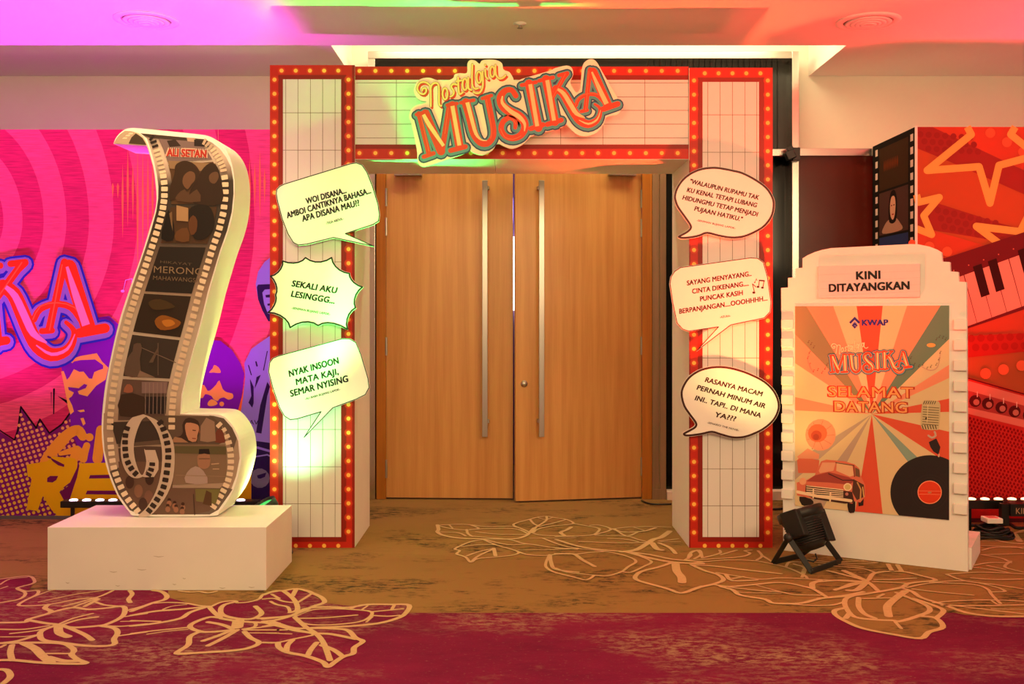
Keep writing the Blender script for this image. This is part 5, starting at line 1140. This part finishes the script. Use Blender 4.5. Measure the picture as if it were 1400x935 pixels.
q0 = A0+nb*.05+du*.03; q1 = A0+du*(L+.012)+nb*.052; q2 = q1+nb*.45; q3 = q0+nb*.45
v = [tuple(p+Vector((0, 0, z))) for z in (0, .115) for p in (q0, q1, q2, q3)]
link('base_block', v, [(0, 3, 2, 1), (4, 5, 6, 7), (0, 1, 5, 4), (1, 2, 6, 5), (2, 3, 7, 6), (3, 0, 4, 7)], M['white'], stn)
def sbox(name, px0, py0, px1, py1, off, m, parent, bev=.003):
    a_ = PS.hit(px0, py0); b_ = PS.hit(px1, py1); z0_, z1_ = min(a_[1], b_[1]), max(a_[1], b_[1])
    return MB().prism(PS, [(a_[0], z0_), (b_[0], z0_), (b_[0], z1_), (a_[0], z1_)], off, .0005).obj(name, m, parent, bevel=bev)
for i in range(10):
    a_ = PS.hit(1304, 443.5+i*27.9)
    if i < 9 or True:
        z = a_[1]; MB().prism(PS, [(a_[0], z-.028), (a_[0]+.066, z-.028), (a_[0]+.066, z+.028), (a_[0], z+.028)], .022, .0005).obj('square_block', M['white'], stn, bevel=.006)
        uL = .012; MB().prism(PS, [(uL-.020, z-.028), (uL+.048, z-.028), (uL+.048, z+.028), (uL-.020, z+.028)], .022, .0005).obj('square_block', M['white'], stn, bevel=.006)
sg = sbox('title_plate', 1119.3, 407.5, 1258.6, 360.6, .02, mat('letter_board', C(222, 208, 206), .6, noise=.03), stn)
PT = Plane(A0-nb*.02, du, (0, 0, 1))
a = Art(PT).crop(1040, 340, 4.667)
for k in range(4): a.stroke([(374, 168+k*44), (1016, 140+k*44)], 1.2, C(200, 180, 178), cap=False)
a.layer().text('KINI', (612, 196), (762, 190), 54, C(22, 20, 16), .06).text('DITAYANGKAN', (438, 275), (948, 258), 52, C(22, 20, 16), .06)
a.obj('lettering', sg)
# poster: thin printed sheet
POFF = .006
PP = Plane(A0-nb*POFF, du, (0, 0, 1))
c4 = [PP.hit(1087, 421), PP.hit(1297, 415), PP.hit(1298.5, 711)]
ul, zt_ = c4[0]; ur = (c4[1][0]+c4[2][0])/2; zb_ = c4[2][1]; zt_ = (zt_+c4[1][1])/2
ps = MB().prism(PS, [(ul, zb_), (ur, zb_), (ur, zt_), (ul, zt_)], POFF, .0005).obj('poster', M['foam'], stn)
ps['label'] = 'retro sunray welcome poster sheet'
a = Art(PP)
BE = C(226, 196, 150); SA = C(240, 146, 112); RR = C(224, 84, 56); GR = C(104, 132, 110); DG = C(122, 128, 92); TE = C(140, 164, 150); GY = C(190, 160, 140)
cx, cz = PP.hit(1192, 566)
def edge(px, py):                              # where the ray from the centre through this pixel meets the poster border
    u, z = PP.hit(px, py); dx, dz = u-cx, z-cz; ts = []
    if dx > 1e-9: ts.append((ur-cx)/dx)
    if dx < -1e-9: ts.append((ul-cx)/dx)
    if dz > 1e-9: ts.append((zt_-cz)/dz)
    if dz < -1e-9: ts.append((zb_-cz)/dz)
    t = min(x for x in ts if x > 0); return (cx+dx*t, cz+dz*t)
rays_ = [((1103, 419), DG), ((1139.5, 419), SA), ((1171, 418), BE), ((1207, 417), RR), ((1240.5, 417), BE), ((1287, 416), SA), ((1297, 464), GR), ((1297, 499), BE), ((1297, 517), SA), ((1297, 545), BE), ((1297, 563), RR), ((1297, 590), BE), ((1297, 634), RR), ((1270, 640), BE), ((1248, 640), TE),
         ((1206.5, 700), BE), ((1169, 700), RR), ((1128, 690), BE), ((1100, 690), GY), ((1088, 655), BE), ((1088, 630), GY), ((1088, 561), BE), ((1088, 543), SA), ((1088, 497), BE), ((1088, 458), SA)]
rays_ = [(edge(*p), c_) for p, c_ in rays_]
corners = [(ul, zt_), (ur, zt_), (ur, zb_), (ul, zb_)]
def ang(p): return math.atan2(p[0]-cx, p[1]-cz) % (2*math.pi)   # clockwise from up
rs = sorted([(ang(p), p, c_) for p, c_ in rays_], key=lambda r: r[0])
for i in range(len(rs)):
    a0, p0, _ = rs[i]; a1, p1, col = rs[(i+1) % len(rs)]
    if i == len(rs)-1: a1 += 2*math.pi
    mid = [(((ang(c_)-a0) % (2*math.pi)), c_) for c_ in corners if 0 < (ang(c_)-a0) % (2*math.pi) < (a1-a0)]
    a.uvfill([(cx, cz), p0]+[c_ for _, c_ in sorted(mid)]+[p1], col)
a.obj('printed_sunrays', ps)
a = Art(PP, lift=.0014).crop(1085, 410, 5.5)
BLU = C(44, 44, 130)
a.fill([(418, 168), (460, 126), (502, 168), (490, 180), (460, 150), (430, 180)], BLU).fill([(440, 180), (460, 160), (480, 180), (460, 200)], C(130, 130, 170)).fill([(436, 192), (460, 170), (484, 192), (460, 216), (446, 200), (460, 190), (474, 200)], BLU)
a.text('KWAP', (516, 192), (710, 190), 46, BLU, .07)
a.text('SELAMAT', (260, 726), (904, 738), 84, C(190, 50, 26), .10).text('DATANG', (306, 838), (856, 850), 84, C(190, 50, 26), .10).layer()
a.text('SELAMAT', (264, 724), (900, 736), 80, C(248, 166, 96), .012).text('DATANG', (310, 836), (852, 848), 80, C(248, 166, 96), .012)
# little notes and stars swirling each side of the title
for (x, y) in ((110, 320), (130, 335), (150, 360), (118, 400), (105, 440), (118, 490), (148, 540), (180, 530), (212, 550), (235, 520), (250, 490), (880, 440), (905, 490), (940, 500), (970, 490), (1000, 520), (1030, 505), (1070, 490), (1090, 450), (1100, 400), (1072, 300), (1095, 280), (1120, 288), (1140, 300)):
    a.dot(x, y, 4, C(90, 60, 50), seg=8).rect(x+3, y-16, x+5, y, C(90, 60, 50)).rect(x+3, y-16, x+13, y-13, C(90, 60, 50))
a.dot(1035, 340, 34, C(226, 170, 90), 16).stroke([(118, 400, 2), (105, 440, 6), (118, 490, 8), (148, 548, 4)], 6, C(226, 130, 110), smooth=3).stroke([(960, 500, 3), (1030, 530, 8), (1085, 500, 6), (1104, 400, 2)], 6, C(210, 160, 140), smooth=3)
a.obj('lettering', ps)
ps_t = affine([(100, 880), (1792.6, 390), (1547.6, 40)], [(1133.5, 511.5), (1247.7, 501.5), (1235, 477)])
a = Art(PP, ps_t, lift=.0026)
title(a, 1, LG[:5]+(C(214, 110, 70), C(252, 226, 180), C(170, 60, 36)), shadow=False, lay=.0003)
a.obj('printed_title', ps)
a = Art(PP, lift=.0014).crop(1085, 560, 6.233)
# gramophone
a.fill([(30, 430), (60, 400), (220, 430), (215, 480), (190, 540), (40, 540)], C(222, 110, 80)).fill([(30, 400), (120, 330), (220, 380), (215, 420), (40, 415)], C(232, 150, 116)).stroke([(160, 335), (170, 270)], 6, C(180, 96, 70))
a.dot(230, 215, 130, C(238, 150, 116), 135, 18).layer()
for k in range(9):
    an = k*2*math.pi/9; a.stroke([(200, 225), (230+120*math.cos(an), 215+122*math.sin(an))], 4, C(214, 110, 80), cap=False)
a.dot(205, 200, 82, C(228, 104, 66), 78).layer().dot(195, 220, 46, C(196, 70, 44), 44).dot(192, 232, 26, C(170, 56, 36), 26)
a.layer()
# the car: body, roof, window, bonnet, grille, bumper, lamps, wheels
CR = C(226, 116, 88); CB = C(44, 28, 24); CL = C(250, 216, 176); CM = C(170, 70, 60)
a.fill([(50, 740), (150, 760), (170, 800), (120, 815), (70, 810)], CB, smooth=2).fill([(460, 770), (520, 740), (525, 860), (500, 878), (470, 870)], CB, smooth=2).fill([(545, 720), (600, 720), (595, 815), (555, 822)], CB)
a.fill([(28, 620), (110, 600), (180, 560), (235, 440), (280, 425), (440, 440), (520, 465), (560, 500), (572, 560), (610, 640), (612, 740), (570, 790), (520, 780), (500, 800), (180, 760), (30, 730)], CR)
a.layer().fill([(245, 450), (360, 450), (340, 520), (225, 540), (215, 520)], C(240, 168, 130)).fill([(368, 446), (500, 470), (515, 560), (480, 570), (365, 520)], C(238, 186, 140)).fill([(525, 490), (562, 510), (566, 575), (528, 565)], C(120, 84, 60))
a.fill([(180, 560), (300, 530), (470, 575), (520, 600), (480, 640), (300, 620), (110, 610)], CM).fill([(510, 590), (600, 640), (606, 740), (540, 770), (500, 700)], C(90, 54, 40)).fill([(105, 640), (430, 690), (500, 700), (520, 790), (440, 800), (180, 760), (100, 720)], C(70, 40, 34)).layer()
for k in range(5): a.stroke([(110, 648+k*18), (425, 682+k*15)], 8, CL, cap=False)
a.stroke([(35, 700), (200, 735), (490, 775)], 26, CL).dot(462, 658, 36, CL, 34).dot(455, 718, 14, C(200, 120, 110)).dot(80, 610, 30, C(246, 170, 130)).stroke([(170, 680), (168, 750)], 12, CL).stroke([(316, 710), (312, 780)], 14, CL).layer().dot(462, 658, 26, C(222, 190, 120), 24)
a.stroke([(360, 450), (515, 475), (520, 570)], 6, CB).stroke([(300, 545), (420, 600), (510, 600)], 8, C(70, 40, 36)).stroke([(545, 620), (575, 680), (570, 770)], 12, C(210, 150, 90)).stroke([(590, 660), (600, 740)], 8, C(240, 190, 110))
a.obj('printed_car_and_gramophone', ps)
# microphone and vinyl record
a = Art(PP, lift=.0014).crop(1215, 530, 5.055)
vc = (284, 722); poly = []
rx, ry = 272, 256
for k in range(72):
    an = k*math.pi/36; poly.append((vc[0]+rx*math.cos(an), vc[1]+ry*math.sin(an)))
uvp = [a.q(*p) for p in poly]
for i_, (ax_, lim, s_) in enumerate(((0, ur, 1), (1, zb_, -1))):
    o_ = []
    for i in range(len(uvp)):
        p, q_ = uvp[i-1], uvp[i]; ip = s_*(p[ax_]-lim) <= 0; iq = s_*(q_[ax_]-lim) <= 0
        if ip != iq: t = (lim-p[ax_])/(q_[ax_]-p[ax_]); o_.append((p[0]+(q_[0]-p[0])*t, p[1]+(q_[1]-p[1])*t))
        if iq: o_.append(q_)
    uvp = o_
a.uvfill(uvp, C(40, 30, 30)).layer()
for r_ in (105, 125): a.stroke([(vc[0]+r_*math.cos(k*math.pi/24), vc[1]+r_*.96*math.sin(k*math.pi/24)) for k in range(48)], 2, C(58, 44, 42), closed=True)
a.layer().dot(vc[0], vc[1], 84, C(250, 150, 110), 81, 32).layer().dot(vc[0], vc[1], 78, C(226, 60, 26), 75, 32).layer().stroke([(208, 712), (362, 714)], 2.5, C(250, 150, 110), cap=False).stroke([(208, 734), (362, 738)], 2.5, C(250, 150, 110), cap=False).dot(284, 724, 14, C(200, 130, 90), 6)
a.fill([(232, 110), (262, 86), (330, 92), (358, 118), (350, 270), (330, 292), (250, 288), (222, 262)], C(206, 184, 140), smooth=2).fill([(278, 375), (330, 350), (358, 410), (345, 462), (310, 440), (290, 410)], C(44, 30, 30)).stroke([(275, 330), (300, 345), (325, 330), (318, 305)], 14, C(200, 170, 150), smooth=2).stroke([(348, 460), (346, 475)], 10, C(216, 180, 150)).layer()
for k in range(8): a.stroke([(238-k*.8, 132+k*17), (350-k*.8, 140+k*17)], 5, C(96, 82, 54), cap=False)
for k in range(6): a.stroke([(242+k*15, 112), (250+k*15, 92)], 5, C(60, 50, 34)).stroke([(232+k*18, 258), (240+k*18, 284)], 6, C(70, 58, 40))
a.stroke([(272, 118), (266, 236)], 5, C(230, 210, 160)).dot(262, 213, 9, C(40, 30, 26))
a.obj('printed_record_and_microphone', ps)
